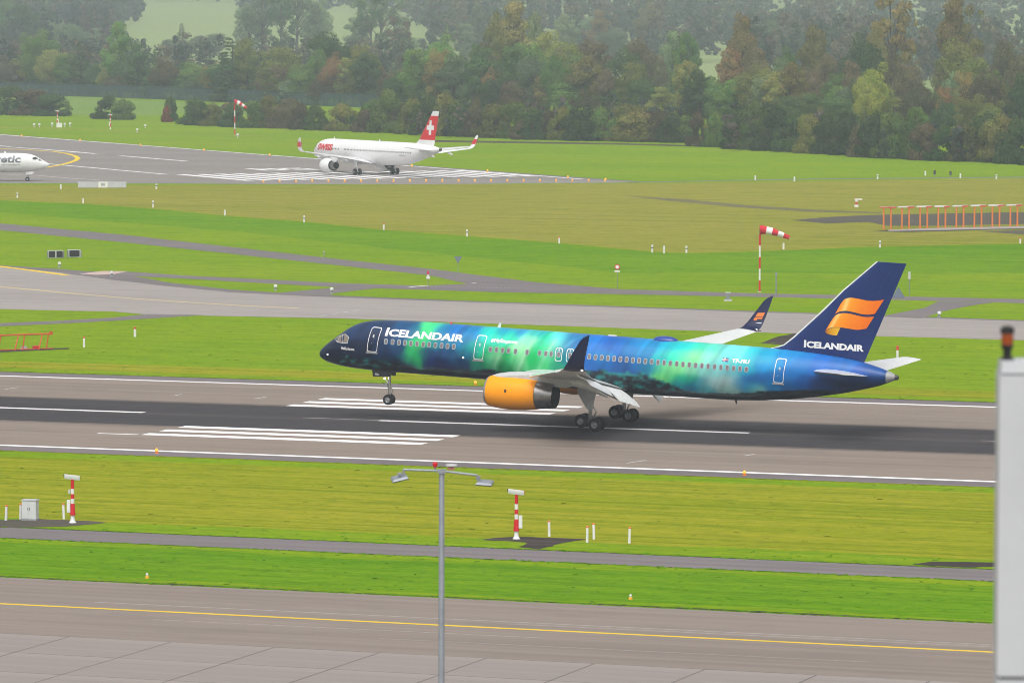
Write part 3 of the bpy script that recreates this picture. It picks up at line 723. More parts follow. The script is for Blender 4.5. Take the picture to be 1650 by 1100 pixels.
MTN = [(2.12,-1.84),(2.8,-1.37),(3.33,-1.33),(4.56,-1.45),(5.24,-1.4),(6.08,-1.4),(6.84,-1.49),(7.61,-1.71),(9.42,-1.92),(9.64,-1.79),(10.9,-1.75),(12.4,-1.64),(13.28,-1.69),(14.96,-1.44),(15.89,-1.55),(21.27,-1.23),(22.81,-0.87),(23.58,-0.87),(24.22,-0.7),(25.13,-0.9),(27.17,-0.75),(27.68,-0.68),(27.78,-0.88),(28.79,-1.18),(29.8,-1.41),(30.96,-1.89),(31.83,-1.95),(33.81,-1.86),(35.46,-1.73),(37.09,-1.45),(37.74,-1.36),(38.37,-1.29),(39.97,-1.17),(41.24,-1.07),(42.73,-1.06)]
_A = np.array(AUR, float); _AC = lin(_A[:, 2:5]) * np.array([[.72, 1.06, .86]])
_MX = np.array([p[0] for p in MTN]); _MZ = np.array([p[1] for p in MTN])
def fbm(P, o=4):
    return np.array([mnoise.fractal(Vector(p), 1.0, 2.1, o) for p in P])
def aurora(x, z, y=None):
    x = np.asarray(x, float); z = np.asarray(z, float)
    out = np.zeros((len(x), 3))
    for i in range(0, len(x), 6000):
        xs, zs = x[i:i + 6000, None], z[i:i + 6000, None]
        # lights lean back as they rise
        d = ((xs - _A[None, :, 0]) / 0.36) ** 2 + ((zs - _A[None, :, 1]) / 0.25) ** 2
        d -= d.min(1, keepdims=True)
        w = np.exp(-d / 2.0)
        out[i:i + 6000] = (w @ _AC) / w.sum(1, keepdims=True)
    rays = np.array([mnoise.fractal(Vector(((a - b * .38) * 1.5, b * .22, 4.0)), 1.0, 2.0, 4) for a, b in zip(x, z)])
    soft = np.array([mnoise.noise(Vector((a * .5, b * .5, 9.0))) for a, b in zip(x, z)])
    out = np.clip(out * (1.06 + (.30 - .2 * np.clip((x - 34) / 3, 0, 1)) * rays + .12 * soft)[:, None], 0, 1)
    for x0, z0, x1, z1, wd, col, k in ((18.55, 1.05, 17.25, -1.5, .22, (190, 230, 200), .55), (20.2, 1.1, 19.0, -1.3, .18, (160, 225, 190), .6), (16.3, .2, 15.4, -1.1, .16, (150, 205, 170), .5), (9.6, 1.5, 8.2, -1.3, .42, (60, 205, 130), .55), (22.0, 1.5, 20.6, .3, .2, (110, 190, 215), .35), (31.8, 1.2, 29.4, -1.1, .5, (150, 225, 165), .35)):
        u = np.clip((z - z1) / (z0 - z1), 0, 1); ln = x1 + (x0 - x1) * u                      # the brighter rays
        g_ = np.exp(-((x - ln) / wd) ** 2) * np.clip((z - z1 + .5) / .5, 0, 1) * np.clip((z0 + .3 - z) / .4, 0, 1) * (.75 + .6 * rays)
        g_ = np.clip(g_ * k, 0, 1)[:, None]; out = out * (1 - g_) + lin(col)[None] * g_
    out = out ** 1.1 * (1 + .4 * np.clip((x - 36.5) / 2, 0, 1))[:, None]
    out[:, 1] = np.clip(out[:, 1] + .13 * out[:, 2] * np.clip(1 - out[:, 1] / (out[:, 2] + 1e-4), 0, 1), 0, 1)
    # snow mountains along the belly
    P = np.stack([x * 0.75, np.zeros_like(x), z * 2.0], 1)
    n1 = fbm(P * 1.0); n2 = fbm(P * 1.9 + 7.0, 5)
    zm = np.interp(x, _MX, _MZ, left=-3.0, right=-3.0) + 0.10 * n2
    zm = np.where(x > 43.0, -1.3 + (x - 43.0) * 0.35, zm)
    mk = np.clip((zm - z) / 0.07, 0, 1)[:, None]
    depth = zm - z
    ridge = np.clip(1.0 - np.abs(n1 + 0.35 * n2) * 3.2, 0, 1)
    snow = np.clip((n2 * 1.4 + 0.15 + 0.35 * np.exp(-depth / 0.35) - 0.25 * ridge), 0, 1) ** 1.2
    plateau = np.clip(1 - np.abs((x - 26.0) / 1.6) ** 4, 0, 1) * np.clip(1 - np.abs((z + 0.95) / 0.16) ** 2, 0, 1)
    snow = np.clip(np.maximum(snow * np.where(x > 30.5, np.exp(-(x - 30.5) * 0.6) * .9 + .1, 1.0), plateau * 1.0), 0, 1)
    snow = snow * np.where((x > 6.5) & (x < 21), 0.22, np.where(x < 6.5, .8, 1.0)) * np.clip((z + 2.35) / 0.35, 0, 1)
    dark = lin((6, 14, 30)); teal = lin((28, 150, 152)) * .9
    mc = dark[None, :] * (1 - snow[:, None]) + teal[None, :] * snow[:, None]
    out = out * (1 - mk) + mc * mk
    tip = np.clip((x - 46.35) / 0.06, 0, 1)[:, None]
    out = out * (1 - tip) + np.array([[0.33, 0.33, 0.34]]) * tip
    return out

F757 = Fuselage([(0, -1.47, -1.51, .02), (.04, -1.33, -1.68, .2), (.12, -1.2, -1.79, .33), (.35, -.93, -1.96, .55), (.68, -.62, -2.09, .77), (1.43, -.07, -2.25, 1.09), (2.04, .4, -2.33, 1.28), (2.71, .87, -2.40, 1.46), (3.54, 1.23, -2.44, 1.62), (4.45, 1.42, -2.47, 1.75), (5.98, 1.55, -2.48, 1.85), (8.3, 1.62, -2.47, 1.88), (12, 1.64, -2.45, 1.88), (16, 1.65, -2.46, 1.88), (19, 1.66, -2.58, 1.88), (27, 1.68, -2.60, 1.88), (31, 1.69, -2.53, 1.88), (34.2, 1.71, -2.48, 1.87), (36.5, 1.70, -2.33, 1.82), (38.8, 1.68, -2.08, 1.70), (41, 1.58, -1.70, 1.49), (43.2, 1.38, -1.24, 1.18), (44.6, 1.14, -.86, .93), (45.8, .85, -.52, .68), (46.65, .59, -.15, .43), (47.0, .40, .03, .24)])
def skin(F, side, eps):
    return lambda x, z: (x, side * (F.side(x, z) + eps), z)

def rounded(x0, x1, z0, z1, r, n=5, lean=0.0):
    out = []
    for cx, cz, a0 in ((x1 - r, z1 - r, 0), (x0 + r, z1 - r, 90), (x0 + r, z0 + r, 180), (x1 - r, z0 + r, 270)):
        for k in range(n + 1):
            a = math.radians(a0 + 90 * k / n); out.append((cx + r * math.cos(a), cz + r * math.sin(a)))
    return [(x + lean * (z - z0), z) for x, z in out]
def ring_on(F, side, outer, inner, eps, name, mat, parent, thick=0.012):
    """closed outline band on the skin"""
    def densify(p):
        o = []
        for i in range(len(p)):
            a, b = p[i], p[(i + 1) % len(p)]
            k = max(1, int(math.hypot(a[0] - b[0], a[1] - b[1]) / .15))
            o += [(a[0] + (b[0] - a[0]) * j / k, a[1] + (b[1] - a[1]) * j / k) for j in range(k)]
        return o
    A = densify(outer)
    cx = sum(p[0] for p in outer) / len(outer); cz = sum(p[1] for p in outer) / len(outer)
    kx = inner; mb = MB(); n = len(A); fn = skin(F, side, eps); fi = skin(F, side, eps)
    wx = max(p[0] for p in outer) - min(p[0] for p in outer); wz = max(p[1] for p in outer) - min(p[1] for p in outer)
    sx, sz = (wx - 2 * inner) / wx, (wz - 2 * inner) / wz
    B = [(cx + (x - cx) * sx, cz + (z - cz) * sz) for x, z in A]
    mb.add([fn(*p) for p in A] + [fi(*p) for p in B], [(i, (i + 1) % n, (i + 1) % n + n, i + n) for i in range(n)])
    return mb.build(name, mat, parent, 60)
def panel_on(F, side, x0, x1, z0, z1, eps, name, colour, parent, nx=8, nz_=14, r=0.12):
    V, Fc = [], []
    for j in range(nz_ + 1):
        for i in range(nx + 1):
            x, z = x0 + (x1 - x0) * i / nx, z0 + (z1 - z0) * j / nz_
            V.append((x, side * (F.side(x, z) + eps), z))
    for j in range(nz_):
        for i in range(nx):
            a = j * (nx + 1) + i; Fc.append((a, a + 1, a + nx + 2, a + nx + 1))
    me = bpy.data.meshes.new(name); me.from_pydata(V, [], Fc); me.materials.append(M['livery'])
    A = np.array(V); set_cols(me, colour(A[:, 0], A[:, 2], A[:, 1]))
    bm = bmesh.new(); bm.from_mesh(me); bmesh.ops.recalc_face_normals(bm, faces=bm.faces); bm.to_mesh(me); bm.free()
    me.shade_smooth()
    o = bpy.data.objects.new(name, me); COL.objects.link(o); o.parent = parent
    return o

def fin_half(x, z, LE, TE, tc):
    le = np.interp(z, [p[1] for p in LE], [p[0] for p in LE]); te = np.interp(z, [p[1] for p in TE], [p[0] for p in TE])
    c = te - le; xi = min(1, max(0, (x - le) / c))
    return 5 * tc * (0.2969 * math.sqrt(xi) - 0.126 * xi - 0.3516 * xi ** 2 + 0.2843 * xi ** 3 - 0.1015 * xi ** 4) * c
def grad(stops, u):
    for (a, ca), (b, cb) in zip(stops, stops[1:]):
        if u <= b: 
            k = (u - a) / (b - a); return ca + (cb - ca) * k
    return stops[-1][1]

def aurora_airliner():
    root = thing('airliner', 'large airliner painted with blue and green northern lights, wheels just touching the runway', 'airliner', (-13.5800, 1.5595, 6.4609))
    root.rotation_mode = 'XYZ'
    root.rotation_euler = Matrix(((0.9985070, 0.0303037, 0.0454472), (-0.0296350, 0.9994434, -0.0153172), (-0.0458860, 0.0139475, 0.9988493))).to_euler('XYZ')
    navy = paint('navy_paint', (0.001, 0.019, 0.125, 1), 0.35, spec=.3, coat=0.1, dirt=0.06, scale=.8)
    M['navy'] = navy
    dark_navy = paint('dark_navy_paint', (0.002, 0.008, 0.050, 1), 0.35, spec=.25, dirt=.06)
    fus = F757.mesh('fuselage', aurora, M['livery'], root)
    P = skin(F757, -1, 0.012)
    # cockpit glazing: frames proud of the skin, panes set in them
    tan = paint('cockpit_glass', (0.22, 0.18, 0.14, 1), 0.12, spec=0.8)
    for nm, poly in (('cockpit_window', [(2.30, .20), (2.62, .26), (2.98, .10), (2.94, -.33), (2.50, -.36)]), ('cockpit_window', [(1.98, -.34), (2.46, -.36), (2.26, .17), (2.10, .08)]), ('cockpit_window', [(1.62, -.16), (1.94, -.34), (2.06, .09), (1.86, .04)])):
        for s in (-1, 1):
            fr_ = ring_on(F757, s, poly, -0.05, 0.014, nm, M['pale_grey'], root)
            mb = MB(); q = [skin(F757, s, 0.011)(*p) for p in poly]
            cx = sum(p[0] for p in poly) / len(poly); cz = sum(p[1] for p in poly) / len(poly)
            q.append(skin(F757, s, 0.011)(cx, cz)); n = len(poly)
            mb.add(q, [(i, (i + 1) % n, n) for i in range(n)])
            mb.build('pane', tan, fr_, 60)
    # cabin windows
    xs = [6.34, 6.91, 7.45, 7.96, 8.45, 8.98, 9.5, 9.99, 10.51, 11.02, 11.52, 12.04, 15.09, 15.59, 16.09, 16.58, 17.16, 18.12, 19.14, 19.65, 20.1, 20.70, 21.62] + [22.70 + .506 * k for k in range(27)]
    rim_m = paint('window_rim', (0.34, 0.41, 0.44, 1), 0.35); pane_m = paint('cabin_pane', (0.20, 0.165, 0.18, 1), 0.15, spec=.7)
    wm = pm = None
    for x in xs:
        z = .05 + .0045 * (x - 6) if x < 22 else .135
        if wm is None:
            mb = MB(); o_ = rounded(-.155, .155, -.225, .225, .12); i_ = rounded(-.105, .105, -.175, .175, .09); n = len(o_)
            mb.add([(a, -.006, b) for a, b in o_] + [(a, -.016, b) for a, b in i_], [(k, (k + 1) % n, (k + 1) % n + n, k + n) for k in range(n)])
            w = mb.build('window', rim_m, root, 60); wm = w.data
            mb = MB(); mb.add([(a, -.010, b) for a, b in i_], [tuple(range(n))]); p = mb.build('pane', pane_m, w, 0); pm = p.data
        else:
            w = bpy.data.objects.new('window', wm); p = bpy.data.objects.new('pane', pm)
            COL.objects.link(w); COL.objects.link(p); w.parent = root; p.parent = w
        w.location = (x, -F757.side(x, z) - .004, z)
        t, b, hw, c = F757.sec(x)
        w.rotation_euler = (-math.asin(min(.9, (z - c) / (t - c))) * .95, 0, 0)
    # doors with white outlines and a metal sill
    for x0, x1, z0, z1, lean in ((4.72, 5.60, -.86, 1.05, .10), (13.70, 14.50, -.78, 1.09, .07), (37.98, 38.76, -.72, 1.12, .06)):
        d = panel_on(F757, -1, x0 + .05, x1 - .02, z0 + .04, z1 - .05, .010, 'door', aurora, root)
        ring_on(F757, -1, rounded(x0, x1, z0, z1, .16, 5, lean), .055, .016, 'door_frame', M['white_gloss'], d)
        mb = MB(); 
        for k in range(6):
            xa = x0 - .06 + (x1 - x0 + .12) * k / 5
            mb.v += [(xa, -F757.side(xa, z0 - .05) - e, zz) for e, zz in ((.0, z0 - .02), (.05, z0 - .03), (.05, z0 - .12), (.0, z0 - .14))]
        for k in range(5):
            for j in range(3): mb.f.append((k * 4 + j, k * 4 + j + 1, k * 4 + 5 + j, k * 4 + 4 + j)); mb.m.append(0)
        mb.build('sill', M['mid_grey'], d, 30)
        mb = MB(); xm = (x0 + x1) / 2 + .06                      # small window and the pale bird-like sticker under it
        mb.add([P(xm + a, .38 + b) for a, b in rounded(-.07, .07, -.1, .1, .05)], [tuple(range(24))])
        mb.add([P(xm - .16, -.22), P(xm - .06, -.16), P(xm + .10, .16), P(xm + .14, .30), P(xm + .02, .14)], [(0, 1, 2, 3, 4)])
        mb.build('sticker', M['pale_grey'], d, 0)
    for x in (20.70, 21.62):
        d = panel_on(F757, -1, x - .25, x + .25, -.36, .58, .0035, 'emergency_door', aurora, root, 4, 8)
        ring_on(F757, -1, rounded(x - .29, x + .29, -.40, .62, .17, 5), .05, .016, 'door_frame', M['white_gloss'], d)
        mb = MB(); mb.add([P(x + a, .46 + b) for a, b in rounded(-.06, .06, -.06, .06, .05)], [tuple(range(24))]); mb.build('sticker', M['white_gloss'], d, 0)
    # lettering
    apply_skin(text_mesh('Icelandair', 6.17, 12.76, .46, 1.08, .034, .87, .03), 'lettering', P, M['white_gloss'], root)
    apply_skin(text_mesh('#MyStopover', 15.02, 17.25, .56, .94, .028), 'lettering', P, M['white_gloss'], root)
    apply_skin(text_mesh('TF-FIU', 34.62, 36.02, .54, .84, .045, None, .1), 'lettering', P, M['white_gloss'], root)
    apply_skin(text_mesh('Hekla Aurora', 2.42, 3.62, -.90, -.66, .03), 'lettering', P, M['white_gloss'], root)
    mb = MB()                                                       # flag: blue field, white and red cross
    def q(x0, x1, z0, z1, e, m): mb.add([skin(F757, -1, e)(*c) for c in ((x0, z0), (x1, z0), (x1, z1), (x0, z1))], [(0, 1, 2, 3)], m)
    q(33.87, 34.33, .57, .85, .012, 0); q(33.98, 34.08, .57, .85, .015, 1); q(33.87, 34.33, .66, .76, .0152, 1); q(34.01, 34.05, .57, .85, .018, 2); q(33.87, 34.33, .69, .73, .0182, 2)
    mb.build('flag', [paint('flag_blue', (.01, .03, .22, 1)), M['white_gloss'], M['red']], root, 0)
    # wings: root to tip, then flaps, fairings, pylons, engines
    wing_up = paint('wing_grey', (0.66, 0.69, 0.69, 1), 0.35, dirt=.18, scale=.6, coat=.2)
    SECS = [(0.9, 17.1, 9.0, -1.78, .05), (1.9, 18.0, 8.1, -1.62, .05), (6.5, 20.75, 4.95, -.98, .035), (12.5, 24.15, 3.25, -.10, .02), (19.0, 27.6, 1.87, .93, 0)]
    for s in (-1, 1):
        w = wing(root, s, SECS, wing_up, .12, 'wing', 11)
        # inner and outer slats drooped ahead of the leading edge
        for (ya, xa, za), (yb, xb, zb) in (((2.3, 18.0, -1.72), (5.7, 20.05, -1.25)), ((7.3, 20.95, -1.02), (18.4, 27.1, .72))):
            mb = MB(); mb.loft([airfoil_ring(xa - .50, 1.3, s * ya, za - .16, .20, -.35, 8), airfoil_ring(xb - .26, .75, s * yb, zb - .09, .17, -.35, 8)])
            mb.build('slat', M['white_gloss'], w, 50)
        for (ya, xa, za, ca), (yb, xb, zb, cb), nm in (((2.1, 25.2, -1.98, 2.0), (5.6, 25.15, -1.42, 1.7), 'flap'), ((7.4, 25.55, -1.06, 1.5), (14.6, 27.05, .12, 1.0), 'flap')):
            mb = MB(); tw = math.radians(24)
            mb.loft([airfoil_ring(xa, ca, s * ya, za, .13, tw, 8), airfoil_ring(xb, cb, s * yb, zb, .13, tw, 8)])
            mb.build(nm, M['white'], w, 50)
            mb = MB(); tw2 = math.radians(42)                       # second, smaller segment
            o1, o2 = ca * .98, cb * .98
            mb.loft([airfoil_ring(xa + math.cos(tw) * o1, ca * .42, s * ya, za - math.sin(tw) * o1 - .03, .13, tw2, 8), airfoil_ring(xb + math.cos(tw) * o2, cb * .42, s * yb, zb - math.sin(tw) * o2 - .03, .13, tw2, 8)])
            mb.build(nm, M['white'], w, 50)
        for y, x, z, L in ((3.9, 24.2, -1.95, 3.9), (8.4, 24.3, -1.12, 3.6), (11.6, 25.4, -.55, 3.0)):   # flap track fairings
            mb = MB(); rings = []
            for i in range(9):
                u = i / 8; r = math.sin(math.pi * min(1, u * 1.12 + .02) ** .8) * .26 + .01
                if u > .95: r = .02
                cx, cz = x + L * u, z - .22 - max(0, u - .35) * L * .42
                rings.append([(cx, s * y + math.cos(a) * r * .7, cz + math.sin(a) * r) for a in [2 * math.pi * k / 12 for k in range(12)]])
            mb.loft(rings); mb.build('flap_fairing', M['pale_grey'], w, 50)
        wl_secs = [(18.98, 27.6, 1.88, .93, 8), (19.35, 27.85, 1.66, 1.02, 18), (19.72, 28.08, 1.5, 1.22, 42), (19.98, 28.38, 1.30, 1.6, 66), (20.14, 28.66, 1.14, 2.05, 76), (20.42, 29.45, .66, 3.25, 78), (20.48, 29.74, .42, 3.52, 78), (20.53, 30.12, .10, 3.72, 78)]
        wlt = winglet(root, s, wl_secs, dark_navy)
        # emblem on the winglet's inner face
        mb = MB()
        def wp(x, z, e=.055): return (x, s * (20.08 + (z - 2.0) * .235 - e), z)
        if s > 0:
            mb.add([wp(*p) for p in ((28.95, 2.02), (29.12, 2.32), (29.72, 2.38), (29.62, 2.1), (29.3, 2.02))], [(4, 3, 2, 1, 0)], 0)
            mb.add([wp(*p) for p in ((28.82, 1.72), (28.92, 1.97), (29.28, 1.99), (29.6, 2.05), (29.5, 1.85), (29.15, 1.84), (29.08, 1.70))], [(6, 5, 4, 3, 2, 1, 0)], 0)
            mb.add([wp(*p, .09) for p in ((28.45, 1.44), (28.47, 1.50), (29.55, 1.58), (29.53, 1.52))], [(3, 2, 1, 0)], 1)
            mb.build('emblem', [M['orange'], M['white_gloss']], wlt, 0)
        mb = MB(); mb.tube([(28.9, s * 19.2, .98), (29.75, s * 19.25, .99)], .035, 6)
        mb.build('static_wick', M['dark_metal'], wlt)
        mb = MB(); mb.box((29.32, s * 19.42, 1.03), (.14, .10, .08)); mb.build('navigation_light', M['lamp_white'], wlt, 0)
        # engine
        em = paint('orange_cowl', (0.98, 0.345, 0.001, 1), 0.36, spec=.16, coat=.06, dirt=.07, scale=.9)
        e = engine(root, s, 6.5, -2.52, 16.88, {'cowl': [(.18, 1.12), (.35, 1.18), (.75, 1.25), (1.4, 1.30), (2.1, 1.31), (3.0, 1.26), (3.7, 1.19), (4.12, 1.13), (4.12, 1.07)], 'nozzle': [(4.0, 1.08), (4.3, 1.08), (4.7, 1.04), (5.1, 1.0), (5.3, .96), (5.5, .94)]}, em)
        mb = MB()                                                   # pylon: a pale blade on top of the cowl reaching into the wing
        rings = []
        for x, zt, zb, hw in ((17.2, -1.34, -1.6, .16), (17.7, -1.16, -1.65, .50), (18.5, -1.0, -1.7, .62), (19.6, -.90, -1.7, .52), (21.4, -.85, -1.75, .30), (23.2, -1.05, -1.85, .22), (24.6, -1.15, -1.45, .06)):
            rings.append([(x, s * 6.5 - hw, zb), (x, s * 6.5 - hw, zt - hw * .4), (x, s * 6.5 - hw * .5, zt), (x, s * 6.5 + hw * .5, zt), (x, s * 6.5 + hw, zt - hw * .4), (x, s * 6.5 + hw, zb)])
        mb.loft(rings); mb.build('pylon', M['pale_grey'], e, 50)
        mb = MB(); mb.slab(rounded(18.72, 18.88, -2.42, -2.18, .03), s * 7.80, s * 7.825)
        mb.build('placard', M['dark_metal'], e, 0)
    # tail
    LE = [(36.7, .9), (36.95, 1.62), (37.6, 1.78), (38.15, 1.98), (38.88, 2.6), (40.0, 3.7), (41.23, 4.92), (42.65, 6.44), (45.19, 8.78)]
    TE = [(44.42, .9), (47.45, 8.76)]
    mb = MB(); rings = []
    for x, z in LE:
        te = np.interp(z, [.9, 8.76], [44.42, 47.45])
        rings.append(airfoil_ring(x, te - x, 0, z, .055 + .03 * min(1, max(0, (z - 1.6) / 2.5)), 0, 14, True))
    mb.loft(rings); fin = mb.build('fin', navy, root, 40)
    def FP(x, z, e=.012):
        t = .055 + .03 * min(1, max(0, (z - 1.6) / 2.5))
        return (x, -(fin_half(x, z, LE, TE, t) + e), z)
    mb = MB(); mb.tube([(x - .02, 0, z) for x, z in LE[1:]], [.03, .045, .06, .07, .07, .07, .065, .055], 8)
    mb.build('leading_edge', M['white_gloss'], fin)
    mb = MB()
    for (xa, za), (xb, zb) in (((43.3, 1.6), (46.35, 8.5)), ((43.05, 3.4), (45.2, 3.4)), ((44.6, 6.2), (46.35, 6.2))):
        n = 8; L_ = []
        for k in range(n + 1):
            x, z = xa + (xb - xa) * k / n, za + (zb - za) * k / n
            L_ += [FP(x - .012, z, .004), FP(x + .012, z + .012, .004)]
        mb.add(L_, [(2 * k, 2 * k + 1, 2 * k + 3, 2 * k + 2) for k in range(n)])
    mb.build('rudder_seam', paint('seam_blue', (.02, .05, .2, 1), .5), fin, 0)
    apply_skin(text_mesh('Icelandair', 39.78, 44.46, 1.96, 2.52, .045, .87, 0), 'lettering', lambda x, z: FP(x, z, .014), M['white_gloss'], fin)
    ora, pale, deep, gold = lin((248, 140, 15)), lin((255, 220, 150)), lin((240, 115, 8)), lin((215, 160, 20))
    G = [(0, lin((240, 140, 20))), (.16, lin((250, 165, 45))), (.27, pale), (.36, lin((252, 165, 30))), (.6, ora), (1, deep)]
    V, Fc, Cc = [], [], []
    def ribbon(top, bot, G, nu=40, nv=8):
        base = len(V)
        su = lambda p, u: (np.interp(u, np.linspace(0, 1, len(p)), [q[0] for q in p]), np.interp(u, np.linspace(0, 1, len(p)), [q[1] for q in p]))
        for i in range(nu + 1):
            for j in range(nv + 1):
                u, v = i / nu, j / nv
                a, b = su(top, u), su(bot, u); x, z = b[0] + (a[0] - b[0]) * v, b[1] + (a[1] - b[1]) * v
                V.append(FP(x, z, .016)); Cc.append(grad(G, u) * np.array([.95, .86, .6]))
        for i in range(nu):
            for j in range(nv):
                a = base + i * (nv + 1) + j; Fc.append((a, a + nv + 1, a + nv + 2, a + 1))
    def sm(p):                                                     # rounder curves through the points
        t = np.linspace(0, 1, len(p)); d = np.linspace(0, 1, 60); out = []
        for k in range(2):
            v = np.interp(d, t, [q[k] for q in p]); kk = np.hanning(13); kk /= kk.sum()
            vp = np.concatenate([2 * v[0] - v[6:0:-1], v, 2 * v[-1] - v[-2:-8:-1]]); out.append(np.convolve(vp, kk, 'valid'))
        return list(zip(*out))
    ribbon(sm([(42.55, 5.5), (42.8, 5.83), (43.26, 5.97), (43.9, 5.92), (44.5, 5.83), (45.1, 5.82), (45.86, 5.98)]), sm([(42.12, 4.66), (42.5, 4.88), (43.0, 4.96), (43.6, 4.88), (44.2, 4.77), (44.7, 4.76), (45.2, 4.88)]), G)
    ribbon(sm([(41.85, 4.12), (42.15, 4.58), (42.6, 4.76), (43.2, 4.78), (43.9, 4.65), (44.5, 4.57), (45.15, 4.66)]), sm([(41.4, 3.3), (41.6, 3.5), (42.0, 3.65), (42.6, 3.68), (43.3, 3.62), (43.9, 3.56), (44.6, 3.72)]), G)
    ribbon([(41.41, 3.28), (41.62, 3.46), (42.0, 3.61), (42.58, 3.64)], [(41.5, 3.14), (41.75, 3.08), (42.05, 3.05), (42.33, 3.05)], [(0, lin((170, 100, 20))), (.5, gold), (1, lin((235, 190, 60)))], 16, 5)
    me = bpy.data.meshes.new('emblem'); me.from_pydata([tuple(map(float, v)) for v in V], [], Fc); me.materials.append(M['livery']); set_cols(me, np.array(Cc))
    bm = bmesh.new(); bm.from_mesh(me); bmesh.ops.recalc_face_normals(bm, faces=bm.faces); bm.to_mesh(me); bm.free()
    o = bpy.data.objects.new('emblem', me); COL.objects.link(o); o.parent = fin
    for s in (-1, 1):
        st = wing(root, s, [(.5, 40.5, 4.6, .22, 0), (1.2, 40.9, 4.25, .30, 0), (7.5, 45.0, 1.72, .95, 0)], paint('stabiliser_white', (.74, .75, .77, 1), .3, coat=.3), .09, 'stabiliser')
    # things on the crown
    mb = MB(); rings = []
    for i in range(11):
        u = i / 10; r = math.sqrt(max(0, 1 - (2 * u - 1) ** 2))
        rings.append([(27.62 + 2.1 * u, math.cos(a) * .55 * r, 1.62 + math.sin(a) * .36 * r) for a in [2 * math.pi * k / 20 for k in range(20)]])
    mb.loft(rings); mb.build('antenna_dome', paint('dome_blue', (.01, .05, .30, 1), .3, coat=.3), root, 60)
    mb = MB(); mb.lathe([(1.6, .10), (1.70, .10), (1.76, .06), (1.78, .005)], (11.0, 0, 0), 'z', 14); mb.build('beacon_light', M['red'], root)
    mb = MB(); mb.slab([(14.82, 1.6), (15.12, 1.6), (15.16, 2.0), (15.02, 2.0)], -.02, .02); mb.build('blade_antenna', M['white'], root, 0)
    mb = MB(); mb.slab([(23.9, 1.6), (24.7, 1.6), (24.6, 1.74), (24.05, 1.74)], -.12, .12); mb.build('blade_antenna', M['white'], root, 0)
    mb = MB(); mb.slab([(34.4, -2.40), (34.6, -2.40), (34.62, -2.75), (34.52, -2.75)], -.02, .02); mb.build('blade_antenna', M['dark_metal'], root, 0)
    for x, z in ((12.85, -.72), (1.05, -1.42)):
        mb = MB(); mb.lathe([(-F757.side(x, z) - .03, .002), (-F757.side(x, z) - .02, .05), (-F757.side(x, z) + .01, .06)], (x, 0, z), 'y', 12)
        mb.build('landing_light', M['lamp_white'], root)
    mb = MB(); mb.lathe([(46.98, .22), (47.2, .17), (47.24, .13), (47.0, .10)], (0, 0, .215), 'x', 20); mb.build('tail_exhaust', M['dark_metal'], root)
    # nose gear
    ng = MB(); ng.tube([(5.95, 0, -2.2), (6.0, 0, -3.3), (6.03, 0, -4.64)], [.12, .12, .075], 12)
    ng.tube([(5.1, 0, -2.4), (5.98, 0, -3.5)], .055, 8); ng.tube([(6.0, 0, -3.55), (6.32, 0, -3.95), (6.06, 0, -4.35)], .045, 8)
    ng.tube([(6.03, -.32, -4.64), (6.03, .32, -4.64)], .06, 8); ng.box((5.78, 0, -3.55), (.28, .5, .3)); ng.box((6.05, 0, -3.7), (.24, .34, .2))
    g = ng.build('nose_gear', M['bright_metal'], root, 40)
    for y in (-.24, .24): wheel(g, (6.03, y, -4.64), .41, .24)
    for s in (-1, 1):
        mb = MB(); mb.slab([(4.72, -2.35), (6.3, -2.35), (6.28, -2.82), (4.8, -2.90)], s * .50, s * .54); d = mb.build('gear_door', paint('door_navy', (.006, .008, .02, 1), .4), g, 0)
    mb = text_mesh('FIU', 4.98, 5.32, -2.77, -2.62, .03); apply_skin(mb, 'lettering', lambda x, z: (x, -.545, z), M['white'], g)
    mb = MB(); mb.lathe([(5.58, .005), (5.60, .07), (5.70, .08)], (0, -.16, -3.02), 'x', 12); mb.build('taxi_light', M['lamp_white'], g)
    # main gears: four wheel bogies hanging tail down
    for s in (-1, 1):
        y = s * 3.66
        mg = MB(); mg.tube([(24.0, y + s * .1, -1.3), (24.15, y, -3.0), (24.18, y, -4.62)], [.2, .18, .12], 14)
        mg.tube([(24.1, y, -2.4), (23.3, y - s * .9, -1.7)], .08, 8); mg.tube([(24.15, y, -2.9), (24.2, y - s * 1.4, -1.8)], .08, 8)
        mg.tube([(23.52, y, -4.52), (24.84, y, -4.76)], .12, 10); mg.tube([(24.3, y, -3.3), (24.62, y, -3.8), (24.35, y, -4.5)], .06, 8)
        for x, z in ((23.61, -4.54), (24.75, -4.74)): mg.tube([(x, y - .45, z), (x, y + .45, z)], .09, 8)
        g = mg.build('main_gear', M['bright_metal'], root, 40)
        for x, z in ((23.61, -4.54), (24.75, -4.74)):
            for dy in (-.43, .43): wheel(g, (x, y + dy, z), .515, .36)
        mb = MB(); mb.slab([(23.35, -1.75), (24.85, -1.75), (24.78, -2.5), (24.55, -3.62), (24.12, -3.55), (23.3, -2.35)], s * 4.32, s * 4.38)
        mb.build('gear_door', M['pale_grey'], g, 0)
    return root
PLANE = aurora_airliner()
